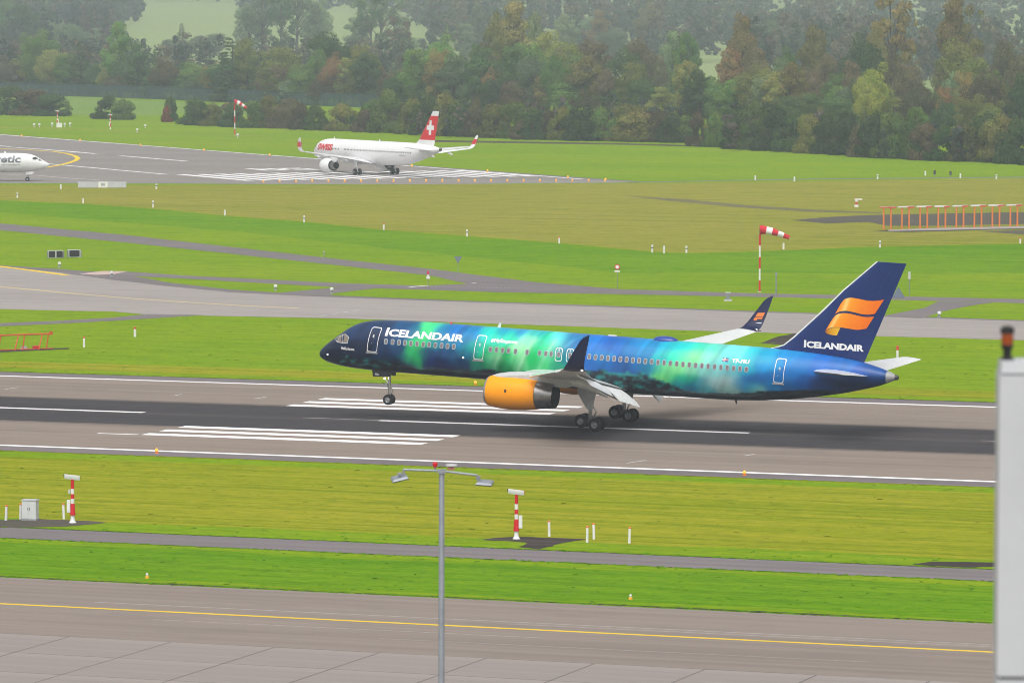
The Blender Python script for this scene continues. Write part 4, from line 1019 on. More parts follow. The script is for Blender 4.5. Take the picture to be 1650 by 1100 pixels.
# ------------------------------------------------------------------ the two white airliners in the distance
def plain_cols(col):
    c = np.array([col])
    return lambda x, z, y=None: np.repeat(c, len(x), 0)
def white_airliner(kind, label, loc, rotz):
    root = thing('airliner', label, 'airliner', loc, rotz)
    W = M['white_gloss']
    if kind == 'a':
        F = Fuselage([(0, -.93, -.97, .02), (.1, -.70, -1.2, .25), (.4, -.42, -1.5, .6), (1, .05, -1.85, 1.0), (2, .78, -2.1, 1.4), (3, 1.32, -2.25, 1.68), (4.5, 1.62, -2.36, 1.88), (6, 1.70, -2.4, 1.97), (14, 1.72, -2.42, 1.97), (16, 1.72, -2.6, 1.97), (24, 1.72, -2.6, 1.97), (31, 1.72, -2.4, 1.97), (34, 1.72, -2.1, 1.85), (37, 1.68, -1.5, 1.55), (40, 1.52, -.75, 1.1), (42.5, 1.3, -.1, .7), (44, 1.05, .35, .38), (44.5, .95, .55, .22)])
        secs = [(0.9, 15.2, 8.2, -1.9, .05), (1.97, 16.0, 7.3, -1.75, .05), (6.3, 18.7, 4.2, -1.15, .03), (16.6, 24.6, 1.7, .15, 0)]
        wl = [(16.58, 24.58, 1.72, .15, 6), (16.95, 24.85, 1.62, .25, 25), (17.25, 25.1, 1.5, .5, 50), (17.5, 25.4, 1.35, .95, 72), (17.85, 26.2, .85, 2.4, 78), (17.9, 26.6, .4, 2.65, 78)]
        ey, ez, ex, cs = 5.75, -2.75, 13.6, {'cowl': [(.18, 1.13), (.4, 1.2), (1.0, 1.27), (1.8, 1.28), (2.6, 1.2), (3.2, 1.06), (3.2, 1.0)], 'nozzle': [(3.1, .78), (3.6, .74), (4.3, .6)], 'cone': True}
        gear = (5.07, 21.98, 3.8, 4.35, .58, .44)
        LE = [(34.8, 1.3), (36.2, 1.75), (37.3, 2.4), (41.9, 7.5)]; TE = [(42.3, 1.3), (44.0, 7.5)]
        st = [(.5, 38.6, 4.0, .55, 0), (1.0, 39.0, 3.7, .6, 0), (6.2, 42.6, 1.5, 1.15, 0)]
    else:
        F = Fuselage([(0, -.78, -.82, .02), (.15, -.5, -1.0, .22), (.6, -.2, -1.27, .5), (1.5, .28, -1.6, .85), (2.3, .78, -1.75, 1.08), (3.2, 1.14, -1.87, 1.28), (4.5, 1.32, -1.97, 1.44), (6, 1.36, -2.0, 1.5), (26, 1.36, -2.0, 1.5), (30, 1.34, -1.4, 1.25), (33, 1.2, -.6, .8), (35.5, .95, .2, .35), (36.2, .8, .45, .15)])
        secs = [(0.7, 12.0, 6.5, -1.55, .05), (1.5, 12.6, 5.8, -1.45, .05), (4.8, 14.8, 3.6, -1.0, .03), (13.2, 19.6, 1.4, .15, 0)]
        wl = [(13.18, 19.6, 1.4, .15, 8), (13.5, 19.85, 1.25, .3, 40), (13.75, 20.2, 1.05, .8, 70), (13.95, 20.8, .5, 1.6, 76)]
        ey, ez, ex, cs = 4.5, -2.2, 11.4, {'cowl': [(.15, .85), (.4, .92), (1.2, .97), (2.2, .92), (2.9, .8), (2.9, .75)], 'nozzle': [(2.8, .6), (3.3, .55), (3.7, .45)], 'cone': True}
        gear = (3.9, 17.8, 2.97, 3.6, .5, .36)
        LE = [(27.8, 1.0), (29.3, 1.5), (33.3, 6.6)]; TE = [(33.9, 1.0), (35.7, 6.6)]
        st = [(.4, 31.2, 3.0, .5, 0), (6.0, 34.2, 1.3, .95, 0)]
    F.mesh('fuselage', plain_cols((.80, .80, .81)), M['livery'], root, 200, 48)
    for s in (-1, 1):
        w = wing(root, s, secs, M['white_gloss'], .115)
        wlt = winglet(root, s, wl, W)
        if kind == 'a':
            mb = MB()                                              # red band with a small white cross on both faces
            def rim(y, x, z, e): return (x, s * (y + e), z)
            for e in (-.10, .13):
                mb.add([rim(17.52, 25.42, 1.0, e), rim(17.52, 26.72, 1.0, e), rim(17.75, 27.0, 1.9, e), rim(17.75, 25.92, 1.9, e)], [(0, 1, 2, 3)], 0)
            mb.build('red_band', [M['red']], wlt, 0)
            for y, x, z, L in ((6.6, 20.5, -1.35, 3.2), (10.2, 22.4, -.9, 2.7), (13.4, 23.8, -.5, 2.2)):
                mb = MB(); mb.loft([[(x + L * u, s * y + math.cos(a) * r * .6, z - .15 - max(0, u - .5) * .5 + math.sin(a) * r) for a in [k * math.pi / 4 for k in range(8)]] for u, r in ((0, .02), (.2, .16), (.5, .22), (.8, .14), (1, .02))])
                mb.build('flap_fairing', W, w, 50)
        e = engine(root, s, ey, ez, ex, cs, W)
        mb = MB(); mb.loft([[(x, s * ey - h, zb), (x, s * ey - h, zt), (x, s * ey + h, zt), (x, s * ey + h, zb)] for x, zt, zb, h in ((ex + .9, ez + 1.25, ez + 1.1, .05), (ex + 2.2, ez + 1.55, ez + .9, .2), (ex + 4.2, ez + 1.6, ez + .6, .2), (ex + 6.0, ez + 1.6, ez + 1.3, .06))])
        mb.build('pylon', W, e, 0)
        wing(root, s, st, W, .1, 'stabiliser', 8)
        # main gear, two wheels each
        nx, gx, gy, H, r, wd = gear
        g = MB(); g.tube([(gx - .1, s * gy, -1.4), (gx, s * gy, -H + r)], .17, 10); g.tube([(gx, s * (gy - .5), -H + r), (gx, s * (gy + .5), -H + r)], .1, 8); g.tube([(gx, s * gy, -2.5), (gx, s * (gy - 1.5), -1.8)], .09, 8)
        g = g.build('main_gear', M['pale_grey'], root, 40)
        for d in (-.46, .46): wheel(g, (gx, s * gy + d, -H + r), r, wd, 20)
        mb = MB(); mb.slab([(gx - .5, -1.6), (gx + .5, -1.6), (gx + .3, -2.9), (gx - .3, -2.9)], s * (gy + .28), s * (gy + .32)); mb.build('gear_door', W, g, 0)
    nx, gx, gy, H, r, wd = gear
    g = MB(); g.tube([(nx + .1, 0, -1.8), (nx, 0, -H + .38)], .1, 10); g.tube([(nx, -.3, -H + .38), (nx, .3, -H + .38)], .06, 8); g.box((nx - .25, 0, -2.6), (.3, .4, .3))
    g = g.build('nose_gear', M['pale_grey'], root, 40)
    for d in (-.25, .25): wheel(g, (nx, d, -H + .38), .38, .22, 18)
    for s in (-1, 1):
        mb = MB(); mb.slab([(nx - 1.2, -1.8), (nx + .2, -1.95), (nx + .2, -2.5), (nx - 1.0, -2.35)], s * .42, s * .45); mb.build('gear_door', W, g, 0)
    # fin
    mb = MB(); n = 24; rings = []; mats = []
    z0, z1 = LE[0][1], LE[-1][1]
    cuts = sorted(set([p[1] for p in LE] + ([2.35, 6.65] if kind == 'a' else [])))
    for z in cuts:
        le = np.interp(z, [p[1] for p in LE], [p[0] for p in LE]); te = np.interp(z, [p[1] for p in TE], [p[0] for p in TE])
        rings.append(airfoil_ring(le, te - le, 0, z, .09, 0, 10, True))
    nr = len(rings[0])
    for i in range(len(rings) - 1):
        red = kind == 'a' and cuts[i] >= 2.34 and cuts[i + 1] <= 6.66
        b = MB(); mb.loft([rings[i], rings[i + 1]], 1 if red else 0, cap=(i == len(rings) - 2))
    fin = mb.build('fin', [W, M['red']], root, 40)
    if kind == 'a':
        mb = MB(); cx, cz, A, t = 41.25, 4.55, 1.28, .40
        cross = [(-t, -A), (t, -A), (t, -t), (A, -t), (A, t), (t, t), (t, A), (-t, A), (-t, t), (-A, t), (-A, -t), (-t, -t)]
        for s in (-1, 1): mb.add([(cx + a * .92 + b * .12, s * (fin_half(cx + a * .92, cz + b, LE, TE, .09) + .02), cz + b) for a, b in cross], [(0, 1, 2, 11), (2, 3, 4, 5), (5, 6, 7, 8), (8, 9, 10, 11), (11, 2, 5, 8)])
        mb.build('cross_emblem', W, fin, 0)
        apply_skin(text_mesh('SWISS', 3.9, 9.6, -.40, .80, .05, None, .1), 'lettering', skin(F, -1, .03), M['red'], root)
        apply_skin(text_mesh('HB-JPA', 33.4, 35.4, -.75, -.4, .02), 'lettering', skin(F, -1, .03), M['mid_grey'], root)
    else:
        fnk = skin(F, 1, .03)
        apply_skin(text_mesh('helvetic', 0, 7.4, -.30, 1.0, .03, None, .12), 'lettering', lambda x, z: fnk(12.4 - x, z), paint('lettering_grey', (.15, .16, .18, 1), .4), root)
        apply_skin(text_mesh('airways', 0, 3.2, -.85, -.55, .01, None, .12), 'lettering', lambda x, z: fnk(8.4 - x, z), M['mid_grey'], root)
        for s in (1, -1):
            ring_on(F, s, rounded(4.1, 4.85, -1.05, .75, .12), .04, .02, 'door', M['pale_grey'], root)
    for s in (-1, 1):                                              # cockpit glazing and the row of cabin windows
        q = (((1.75, .15), (2.2, -.05), (2.9, .1), (2.75, .62), (2.2, .62)), ((1.05, -.18), (1.7, -.25), (1.68, .2), (1.35, .25))) if kind == 'a' else (((1.95, .30), (2.6, .18), (3.0, .3), (2.9, .62), (2.35, .66)), ((1.3, .0), (1.9, .0), (1.9, .32), (1.6, .32)))
        for poly in q:
            mb = MB(); c_ = (sum(p[0] for p in poly) / len(poly), sum(p[1] for p in poly) / len(poly)); n = len(poly)
            mb.add([skin(F, s, .03)(*p) for p in poly] + [skin(F, s, .04)(*c_)], [(i, (i + 1) % n, n) for i in range(n)])
            mb.build('cockpit_window', M['glass'], root, 0)
    mb = MB(); s = -1 if kind == 'a' else 1
    for k in range(56 if kind == 'a' else 34):
        x = (7.6 if kind == 'a' else 11.0) + k * .533
        if kind == 'a' and 12.2 < x < 13.5: continue
        mb.add([skin(F, s, .015)(x + a, b) for a, b in rounded(-.11, .11, -.16, .16, .09, 2)], [tuple(range(12))])
    o = mb.build('window_row', M['glass'], root, 0); o['kind'] = 'stuff'
    for x, z in ((6.6, 1.7), (23.0, 1.7)) if kind == 'a' else ((7.5, 1.34),):
        mb = MB(); mb.slab([(x, z - .05), (x + .4, z - .05), (x + .42, z + .35), (x + .2, z + .35)], -.03, .03); mb.build('blade_antenna', W, root, 0)
    if kind == 'a':
        mb = MB(); mb.lathe([(44.48, .30), (44.75, .2), (44.5, .15)], (0, 0, .75), 'x', 16); mb.build('tail_exhaust', M['dark_metal'], root)
        for s in (-1, 1):
            ring_on(F, s, rounded(5.9 - 2.6, 6.7 - 2.6, -1.0, .95, .12), .04, .02, 'door', M['pale_grey'], root)
    return root
# contact points: main gear midpoint of the first, nose wheel of the second
def place_air(root, px, py, lx, rotz, H):
    p = at(px, py); root.rotation_euler = (0, 0, rotz)
    root.location = (p.x - lx * math.cos(rotz), p.y - lx * math.sin(rotz), H)
SWA = white_airliner('a', 'white airliner with a white cross on its red tail fin, on the distant runway', (0, 0, 0), 0)
place_air(SWA, 606, 281.5, 21.98, math.radians(-38.9), 4.35)
SWA.scale = (1.04, 1.04, 1.02); SWA.location.z = 4.35 * 1.02
p_ = SWA.location; c_ = at(606, 281.5); SWA.location = (c_.x - 21.98 * 1.04 * math.cos(math.radians(-38.9)), c_.y - 21.98 * 1.04 * math.sin(math.radians(-38.9)), 4.35 * 1.02)
HEL = white_airliner('b', 'white regional jet with grey lettering, only its nose in the picture', (0, 0, 0), 0)
place_air(HEL, 44, 292, 3.9, math.radians(-154.5), 3.6)
# ================================================================== things on the airfield
def put(o, px, py, rz=0.0):
    o.location = at(px, py); o.rotation_euler = (0, 0, rz); return o
def face_cam(p):                      # rotation about z that turns a thing's -y side to the camera
    return -math.atan2(p.x - CAM_X, p.y - CAM_Y)

# ---- striped sensor posts with a camera-like head
def sensor_post(label, px, py, box_side, group, H=3.15, head=True, rz=None):
    p = at(px, py); t = thing('visibility_sensor', label, 'sensor post', p, face_cam(p) if rz is None else rz, group)
    mb = MB(); mb.lathe([(0, .24), (.03, .24), (.05, .20), (.2, .13), (.5, .115), (.52, .105)], (0, 0, 0), 'z', 18); mb.build('base', M['white'], t)
    k = H / 3.15
    bands = [(.50, 1.22, .19, .125, 1), (1.22, 1.52, .115, .115, 0), (1.52, 1.82, .115, .112, 1), (1.82, 2.14, .11, .108, 0), (2.14, 2.46, .108, .105, 1), (2.46, 2.82, .1, .1, 1)]
    pole = MB()
    for a, b, r0, r1, c in bands: pole.lathe([(a * k, r0), (b * k, r1)], (0, 0, 0), 'z', 16, c)
    pole.build('pole', [M['white'], M['red']], t)
    h = MB(); hz = 2.86 * k
    h.loft([[(x, y * w, hz + zz + s_) for y, zz in ((-.16, -.02), (-.09, -.16), (.09, -.16), (.16, -.02), (.16, .12), (-.16, .12))] for x, w, s_ in ((-.50, .85, .10), (-.45, 1, .07), (.30, 1, -.02), (.46, .7, -.03))])
    h.build('head', M['white'], t, 30)
    c = MB(); c.box((-.53, 0, hz + .13), (.05, .20, .15)); c.build('lens', M['dark_metal'], t, 0)
    c = MB(); c.box((.47, 0, hz - .01), (.05, .16, .12)); c.build('lens', M['red'] if box_side > 0 else M['dark_metal'], t, 0)
    c = MB(); c.box((box_side * .25, -.02, 1.05 * k), (.22, .2, .78 * k)); c.box((box_side * .25, -.13, 1.05 * k), (.17, .02, .7 * k)); c.build('control_box', M['white'], t, 0)
    if box_side < 0:
        c = MB(); c.box((-.2, -.02, 1.98 * k), (.14, .12, .24)); c.build('control_box', M['pale_grey'], t, 0)
    return t
sensor_post('red and white striped sensor post standing beside the grey cabinet', 117, 842, -1, 'striped sensor posts')
sensor_post('red and white striped sensor post with a white box on its side', 832, 868, 1, 'striped sensor posts')
sensor_post('distant red and white striped sensor post among small white lamps', 92.5, 205, 1, 'striped sensor posts', 4.4)
sensor_post('distant mostly white sensor post before the round bush', 178, 208.5, -1, 'striped sensor posts', 3.9)

def cabinet():
    p = at(49, 838); t = thing('electrical_cabinet', 'pale grey electrical cabinet on the dark soil patch beside white posts', 'cabinet', p, face_cam(p) - .35)
    mb = MB(); mb.box((0, 0, .06), (1.0, .62, .12)); mb.build('plinth', M['mid_grey'], t, 0)
    mb = MB(); mb.box((0, 0, .69), (.94, .56, 1.14)); mb.build('body', M['cabinet'], t, 0)
    mb = MB(); mb.box((0, 0, 1.29), (1.02, .64, .05)); mb.box((0, 0, 1.33), (.8, .45, .03)); mb.build('roof', M['pale_grey'], t, 0)
    for s in (-1, 1):
        mb = MB(); mb.box((s * .235, -.286, .69), (.44, .016, 1.06)); d = mb.build('door', M['cabinet'], t, 0)
        mb = MB(); mb.box((s * .06, -.30, .75), (.03, .02, .16)); mb.build('handle', M['dark_metal'], d, 0)
cabinet()

def marker_post(name, label, px, py, H, cap, group, lean=0.0, r=.075, capmat='orange', ring=False):
    t = thing(name, label, 'marker post', at(px, py), 0, group); t.rotation_euler = (lean * .4, lean, 0)
    mb = MB(); mb.lathe([(0, r), (H - cap, r * .95)], (0, 0, 0), 'z', 12)
    if ring: mb.lathe([(H * .55, r * 1.04), (H * .68, r * 1.04)], (0, 0, 0), 'z', 12, 1)
    mb.build('post', [M['white'], M['black']], t)
    mb = MB(); mb.lathe([(H - cap, r * 1.05), (H - .03, r * 1.05), (H, r * .6), (H + .005, .001)], (0, 0, 0), 'z', 12); mb.build('cap', M[capmat], t)
    return t
for px, py, lab, lean in ((9.5, 838.5, 'leaning white post with orange top at the edge of the dark soil', .06), (33, 836, 'white post with orange top standing close beside the grey cabinet', .03), (103, 836, 'leaning white post with orange top between the cabinet and the striped sensor post', -.06),
                          (885, 864, 'white post with orange top nearest the boxed striped sensor post', -.02), (946, 873.5, 'shorter looking white post of the close pair beyond the soil patch', .02), (957, 868.5, 'white post standing just behind its pair beyond the soil patch', -.03), (1014, 875, 'solitary white post with orange top at the end of the row by the path', .04)):
    marker_post('marker_post', lab, px, py, 1.0, .1, 'white posts along the narrow path', lean, .085)
for i, (px, py, H, cap) in enumerate(((28, 319, .95, 'white'), (134, 328, .85, 'white'), (246.5, 334.5, 1.1, 'white'), (362.5, 347.5, .85, 'white'), (490, 358.5, 1.0, 'white'), (618.5, 370.5, .9, 'red'), (752.5, 381, .95, 'white'), (901, 392.5, .9, 'red'), (1051, 407, 1.0, 'white'), (1070, 408, .95, 'white'), (1106, 407.5, .9, 'white'), (1262.5, 402, .85, 'white'), (1418, 399, .95, 'white'), (1644, 392.5, .8, 'red'))):
    marker_post('marker_post', ORD[i] + ' small white marker post from the left along the cut grass edge', px, py, H, .12, 'marker posts at the cut grass edge', 0, .13, cap if cap == 'red' else 'white', ring=(i % 2 == 0))
for i, (px, py) in enumerate(((98, 305, ), (252, 304.5), (1217, 290.5), (1280, 292.5), (1414, 288.5), (1491, 283), (1547.5, 287), (1605.5, 288.5))):
    marker_post('marker_post', ORD[i] + ' tiny white marker from the left in the far grass', px, py, .85, .1, 'tiny white markers in the far grass', 0, .16, 'white', ring=(i % 3 == 1))
marker_post('marker_post', 'white marker post with red top near the orange lattice', 135.5, 559.5, 1.0, .14, 'red topped marker posts', 0, .11, 'orange_red')
marker_post('marker_post', 'white marker post with red top standing alone before the pale taxiway', 217.5, 542.5, .95, .2, 'red topped marker posts', 0, .13, 'orange_red')
marker_post('marker_post', 'red topped white marker post behind the far tailplane of the painted airliner', 1446, 580, 1.3, .4, 'red topped marker posts', 0, .12, 'orange_red')
for i, (px, py) in enumerate(((55, 205.5), (63.5, 205.5), (84, 204.5), (104.5, 205), (113, 204.5), (221, 214), (383, 222.5), (234, 207))):
    t = thing('field_lamp', ORD[i] + ' tiny white lamp from the left around the distant sensor posts', 'lamp', at(px, py), 0, 'tiny white lamps in the far grass')
    mb = MB(); mb.lathe([(0, .12), (.5, .1), (.55, .3), (.95, .3), (1.05, .1)], (0, 0, 0), 'z', 10); mb.build('body', M['white'], t)
    mb = MB(); mb.lathe([(.35, .13), (.5, .13)], (0, 0, 0), 'z', 10); mb.build('band', M['mid_grey'], t)
def cab_far():
    p = at(95.5, 205.5); t = thing('equipment_box', 'small white equipment box at the foot of the distant striped post', 'box', p, face_cam(p))
    mb = MB(); mb.box((0, 0, .55), (1.4, .9, 1.1)); mb.build('body', M['white'], t, 0)
    mb = MB(); mb.box((0, 0, 1.13), (1.5, 1.0, .06)); mb.build('lid', M['pale_grey'], t, 0)
cab_far()

# ---- lights
def edge_light(label, px, py, group, S=1.0, mat='amber_lit', base='orange'):
    t = thing('edge_light', label, 'edge light', at(px, py), 0, group); t.scale = (S, S, S)
    mb = MB(); mb.lathe([(0, .20), (.04, .20), (.06, .09), (.16, .08)], (0, 0, 0), 'z', 14); mb.build('base', M[base], t)
    mb = MB(); mb.lathe([(.16, .13), (.20, .15), (.34, .13), (.42, .07), (.44, .001)], (0, 0, 0), 'z', 14); mb.build('lens', M[mat], t)
    return t
for px, py, lab in ((252.5, 730, 'orange runway edge light below the left end of the painted stripes'), (1199.5, 766, 'orange runway edge light on the grass side below the tail fin'), (766, 620, 'orange runway edge light just ahead of the orange engine')):
    edge_light(lab, px, py, 'orange runway edge lights', .85)
def taxi_light(label, px, py):
    t = thing('taxiway_light', label, 'taxiway light', at(px, py), 0, 'yellow based lights on the grass verge')
    mb = MB(); mb.lathe([(0, .12), (.12, .11), (.14, .06)], (0, 0, 0), 'z', 14); mb.build('base', M['amber'], t)
    mb = MB(); mb.lathe([(.14, .055), (.20, .05), (.21, .085), (.24, .085), (.26, .05), (.31, .045), (.32, .001)], (0, 0, 0), 'z', 14); mb.build('lamp_head', M['white'], t)
taxi_light('small taxiway light with yellow base on the verge below the grey cabinet', 237, 931)
taxi_light('small taxiway light with yellow base on the verge below the solitary white post', 1016, 965.5)
for i, (px, py) in enumerate(((35, 220.5), (129, 227.5), (226.5, 235.5), (328.5, 243.5), (434.5, 251.5), (663.5, 269), (785.5, 277.5), (915, 287.5))):
    edge_light(ORD[i] + ' yellow light from the left along the far side of the distant runway', px, py, 'far side lights of the distant runway', 1.15, 'amber_lit', 'amber')
for i in range(23):
    px = 424.5 + i * 26.2; py = 294.3 if i < 3 else 293.6 - i * .04
    if i == 22: px, py = 976, 291
    edge_light(ORD[i] + ' yellow light from the left in the row across the distant runway end', px, py, 'row of yellow lights across the runway end', 1.1, 'amber_lit', 'amber')
for i, (px, py) in enumerate(((180, 446), (444, 468), (534.5, 473), (96, 431), (1214, 526), (1513.5, 512))):
    t = thing('taxiway_light', ORD[i] + ' small white topped light listed from the pink patch eastward along the pale taxiway', 'taxiway light', at(px, py), 0, 'small white lights by the pale taxiway')
    t['label'] = ['small white light on the pinkish concrete patch', 'small white light in the little green island beside the pale taxiway', 'small white light where the short road link meets the pale taxiway', 'small white light below the two dark notice boards', 'small white light on the pale taxiway behind the far winglet', 'small white light at the road link behind the tail fin'][i]
    mb = MB(); mb.lathe([(0, .22), (.1, .2), (.12, .12), (.4, .12)], (0, 0, 0), 'z', 12); mb.build('base', M['mid_grey'], t)
    mb = MB(); mb.lathe([(.4, .2), (.62, .2), (.68, .1), (.69, .001)], (0, 0, 0), 'z', 12); mb.build('lamp_head', M['white'], t)

# ---- windsocks
def windsock(label, px, py, top, wind_px, drop, S=1.0, sockpts=None):
    p = at(px, py); H = height_for(p, top); t = thing('windsock', label, 'windsock', p, 0, 'windsocks')
    d = dist_of(p); s = d / FPX
    n = 5; mb = MB(); h0 = H * .86
    rr = .11 * S
    for k in range(n):
        a, b = h0 * k / n, h0 * (k + 1) / n
        mb.lathe([(a, rr), (b, rr)], (0, 0, 0), 'z', 12, 1 if k % 2 == 0 else 0)
    mb.lathe([(0, rr * 2.2), (.06, rr * 2.2)], (0, 0, 0), 'z', 12, 0)
    mb.build('pole', [M['white'], M['red']], t)
    right = Vector((RT.x, RT.y, 0)).normalized()
    mb = MB(); L = wind_px * s
    mb.tube([(0, 0, h0), (0, 0, H * .93)], .05, 8)
    q = Vector((0, 0, H * .93))
    mb.build('swivel', M['dark_metal'], t)
    # the sock: a fabric tube that sags and narrows, five coloured bands
    m = 30; rings = []; R0_, R1_ = .50 * S, .23 * S
    for i in range(m + 1):
        u = i / m
        c = right * (L * u * (1 - .06 * u)) + Vector((0, 0, H - .55 * S - drop * s * (u ** 1.5)))
        ax = (right * 1.0 + Vector((0, 0, -drop / wind_px * 1.5 * u ** .5))).normalized(); side = Vector((-right.y, right.x, 0)); upv = side.cross(ax) * -1
        r = R0_ + (R1_ - R0_) * u; r *= 1 + .04 * math.sin(u * 19)
        rings.append([tuple(c + (side * math.cos(a) + upv * math.sin(a)) * r * (1 + .05 * math.sin(a * 3 + u * 9))) for a in [2 * math.pi * k / 16 for k in range(16)]])
    mb = MB()
    for b in range(5): mb.loft(rings[b * 6:b * 6 + 7], 1 if b % 2 == 0 else 0, cap=False)
    mb.build('sock', [M['white_fabric'], M['red_fabric']], t, 60)
    mb = MB(); c = Vector(rings[0][0]) ; ring = [Vector(q_) for q_ in rings[0]] + [Vector(rings[0][0])]
    mb.tube(ring, .03 * S, 6, 0, False); mb.build('hoop', M['red'], t)
    return t
windsock('red and white windsock on a striped pole before the blue tail fin', 1224, 470, 360.5, 50, 13)
windsock('distant red and white windsock before the hedge', 378.3, 218, 160.5, 20, 10, 1.25)

# ---- boards and road signs
def board(label, px, py, w, h, panels):
    p = at(px, py); t = thing('notice_board', label, 'board', p, face_cam(p) + .25, 'dark boards facing the service road')
    mb = MB(); mb.box((0, .25, h / 2 + .05), (w, .5, h)); mb.build('housing', M['cabinet'], t, 0)
    for k in range(panels):
        ww = w / panels
        mb = MB(); mb.box((-w / 2 + ww * (k + .5), -.01, h / 2 + .05), (ww * .84, .03, h * .86)); mb.build('dark_panel', M['black'], t, 0)
    mb = MB(); mb.box((-w / 2 - .08, .1, h / 2), (.06, .5, h * .9)); mb.box((w / 2 + .08, .1, h / 2), (.06, .5, h * .9)); mb.build('bracket', M['steel'], t, 0)
board('pale box with two dark panels in the grass, the wider of the pair of boards', 90, 416, 1.9, .92, 2)
board('pale box with one dark panel in the grass, the narrower of the pair of boards', 120, 415.2, 1.55, .95, 1)
def guidance_sign():
    p = at(166, 303.5); t = thing('guidance_sign', 'low grey sign in three panels at the edge of the distant runway', 'sign', p, face_cam(p))
    for x, w, m in ((-2.55, 3.4, M['lavender']), (0, 1.6, M['white']), (2.4, 3.1, M['lavender'])):
        mb = MB(); mb.box((x, 0, .62), (w, .25, 1.0)); mb.build('panel', m, t, 0)
    mb = MB()
    for x in (-3.9, -1.5, 1.5, 3.6): mb.box((x, .05, .08), (.12, .2, .16))
    mb.build('feet', M['mid_grey'], t, 0)
    mb = text_mesh('W', -.42, .42, .3, .95, .03); apply_skin(mb, 'lettering', lambda x, z: (x, -.14, z), M['mid_grey'], t)
guidance_sign()
def post_sign(name, label, px, py, top, build, cat='sign', r=.035):
    p = at(px, py); H = height_for(p, top); t = thing(name, label, cat, p, face_cam(p))
    mb = MB(); mb.tube([(0, .04, 0), (0, .04, H - .02)], r, 8); mb.build('post', M['steel'], t)
    build(t, H); return t
def yield_back(t, H):
    mb = MB(); mb.slab([(-.45, H), (.45, H), (.04, H - .78), (-.04, H - .78)], -.02, .0); mb.build('plate', M['sign_back'], t, 0)
    mb = MB(); mb.box((0, .02, H - .12), (.5, .03, .04)); mb.box((0, .02, H - .42), (.3, .03, .04)); mb.build('bracket', M['steel'], t, 0)
post_sign('road_sign', 'triangular road sign seen from its grey back beside the service road fork', 738, 449, 413.5, yield_back)
def round_sign(t, H):
    mb = MB(); mb.lathe([(-.03, .001), (-.03, .30), (0, .30)], (0, 0, H - .32), 'y', 24); mb.build('plate', M['red'], t, 30)
    mb = MB(); mb.lathe([(-.045, .001), (-.045, .20), (-.03, .20)], (0, 0, H - .32), 'y', 24); mb.build('white_disc', M['white'], t, 30)
    mb = MB(); mb.box((0, -.02, H - .80), (.62, .03, .18)); mb.build('sub_plate', M['white'], t, 0)
post_sign('road_sign', 'round red and white road sign on a thin post beyond the service road', 994.5, 463.5, 425, round_sign)
def tri_sign(t, H):
    mb = MB(); mb.slab([(-.72, H - 1.2), (.72, H - 1.2), (0, H)], -.02, 0); mb.build('plate', M['sign_back'], t, 0)
    mb = MB(); mb.box((0, .02, H - .95), (.8, .03, .05)); mb.box((0, .02, H - .6), (.45, .03, .05)); mb.build('bracket', M['steel'], t, 0)
post_sign('road_sign', 'grey triangular sign partly behind the trailing edge of the tail fin', 1447.5, 480, 459, tri_sign)
def lamp_top(t, H):
    mb = MB(); mb.box((0, 0, H - .18), (.26, .2, .36)); mb.build('head', M['steel'], t, 0)
post_sign('instrument_post', 'slim grey instrument post between the windsock and the tail fin', 1250.5, 476, 437, lamp_top, 'post', .07)
def lamp_top2(t, H):
    mb = MB(); mb.box((0, 0, H - .4), (.28, .2, .8)); mb.build('head', M['pale_grey'], t, 0)
post_sign('instrument_post', 'slim post with a long white head beyond the tail fin', 1465, 475, 435, lamp_top2, 'post', .05)
def thin_top(t, H):
    mb = MB(); mb.box((0, 0, H - .1), (.14, .1, .2)); mb.build('head', M['pale_grey'], t, 0)
post_sign('instrument_post', 'thin grey post at the edge of the service road before the second bend', 522, 421, 404, thin_top, 'post', .06)
def dark_top(t, H):
    mb = MB(); mb.box((0, 0, H - .35), (.42, .3, .7)); mb.build('head', M['dark_metal'], t, 0)
post_sign('instrument_post', 'dark stubby post in the far grass, first of a pair', 1506, 284, 272, dark_top, 'post', .1)
post_sign('instrument_post', 'dark stubby post in the far grass, second of a pair nearer the wood', 1531.5, 285, 273, dark_top, 'post', .1)
def delineator():
    p = at(690, 459); t = thing('delineator', 'short red and white marker beacon at the service road fork', 'marker', p, face_cam(p))
    mb = MB(); mb.tube([(0, 0, 0), (0, 0, .75)], .04, 8); mb.build('post', M['steel'], t)
    mb = MB(); mb.lathe([(.7, .22), (.95, .22), (1.0, .1), (1.2, .14), (1.22, .001)], (0, 0, 0), 'z', 14, mats=[0, 0, 0, 0]); mb.build('base', M['white'], t)
    mb = MB(); mb.lathe([(1.2, .13), (1.55, .10), (1.6, .001)], (0, 0, 0), 'z', 14); mb.build('red_top', M['red'], t)
delineator()
def stone_box():
    p = at(1173, 485); t = thing('equipment_box', 'small grey equipment box on the grass left of the tail fin by the service road', 'box', p, face_cam(p))
    t['label'] = 'small grey ribbed equipment box on the grass between taxiway and service road'
    mb = MB(); mb.box((0, 0, .08), (.9, .7, .16)); mb.build('plinth', M['pale_grey'], t, 0)
    mb = MB()
    for k in range(4): mb.box((0, 0, .24 + k * .17), (.52 - k * .02, .4, .13))
    mb.build('body', M['mid_grey'], t, 0)
    mb = MB(); mb.box((0, 0, .93), (.6, .5, .06)); mb.build('lid', M['cabinet'], t, 0)
stone_box()
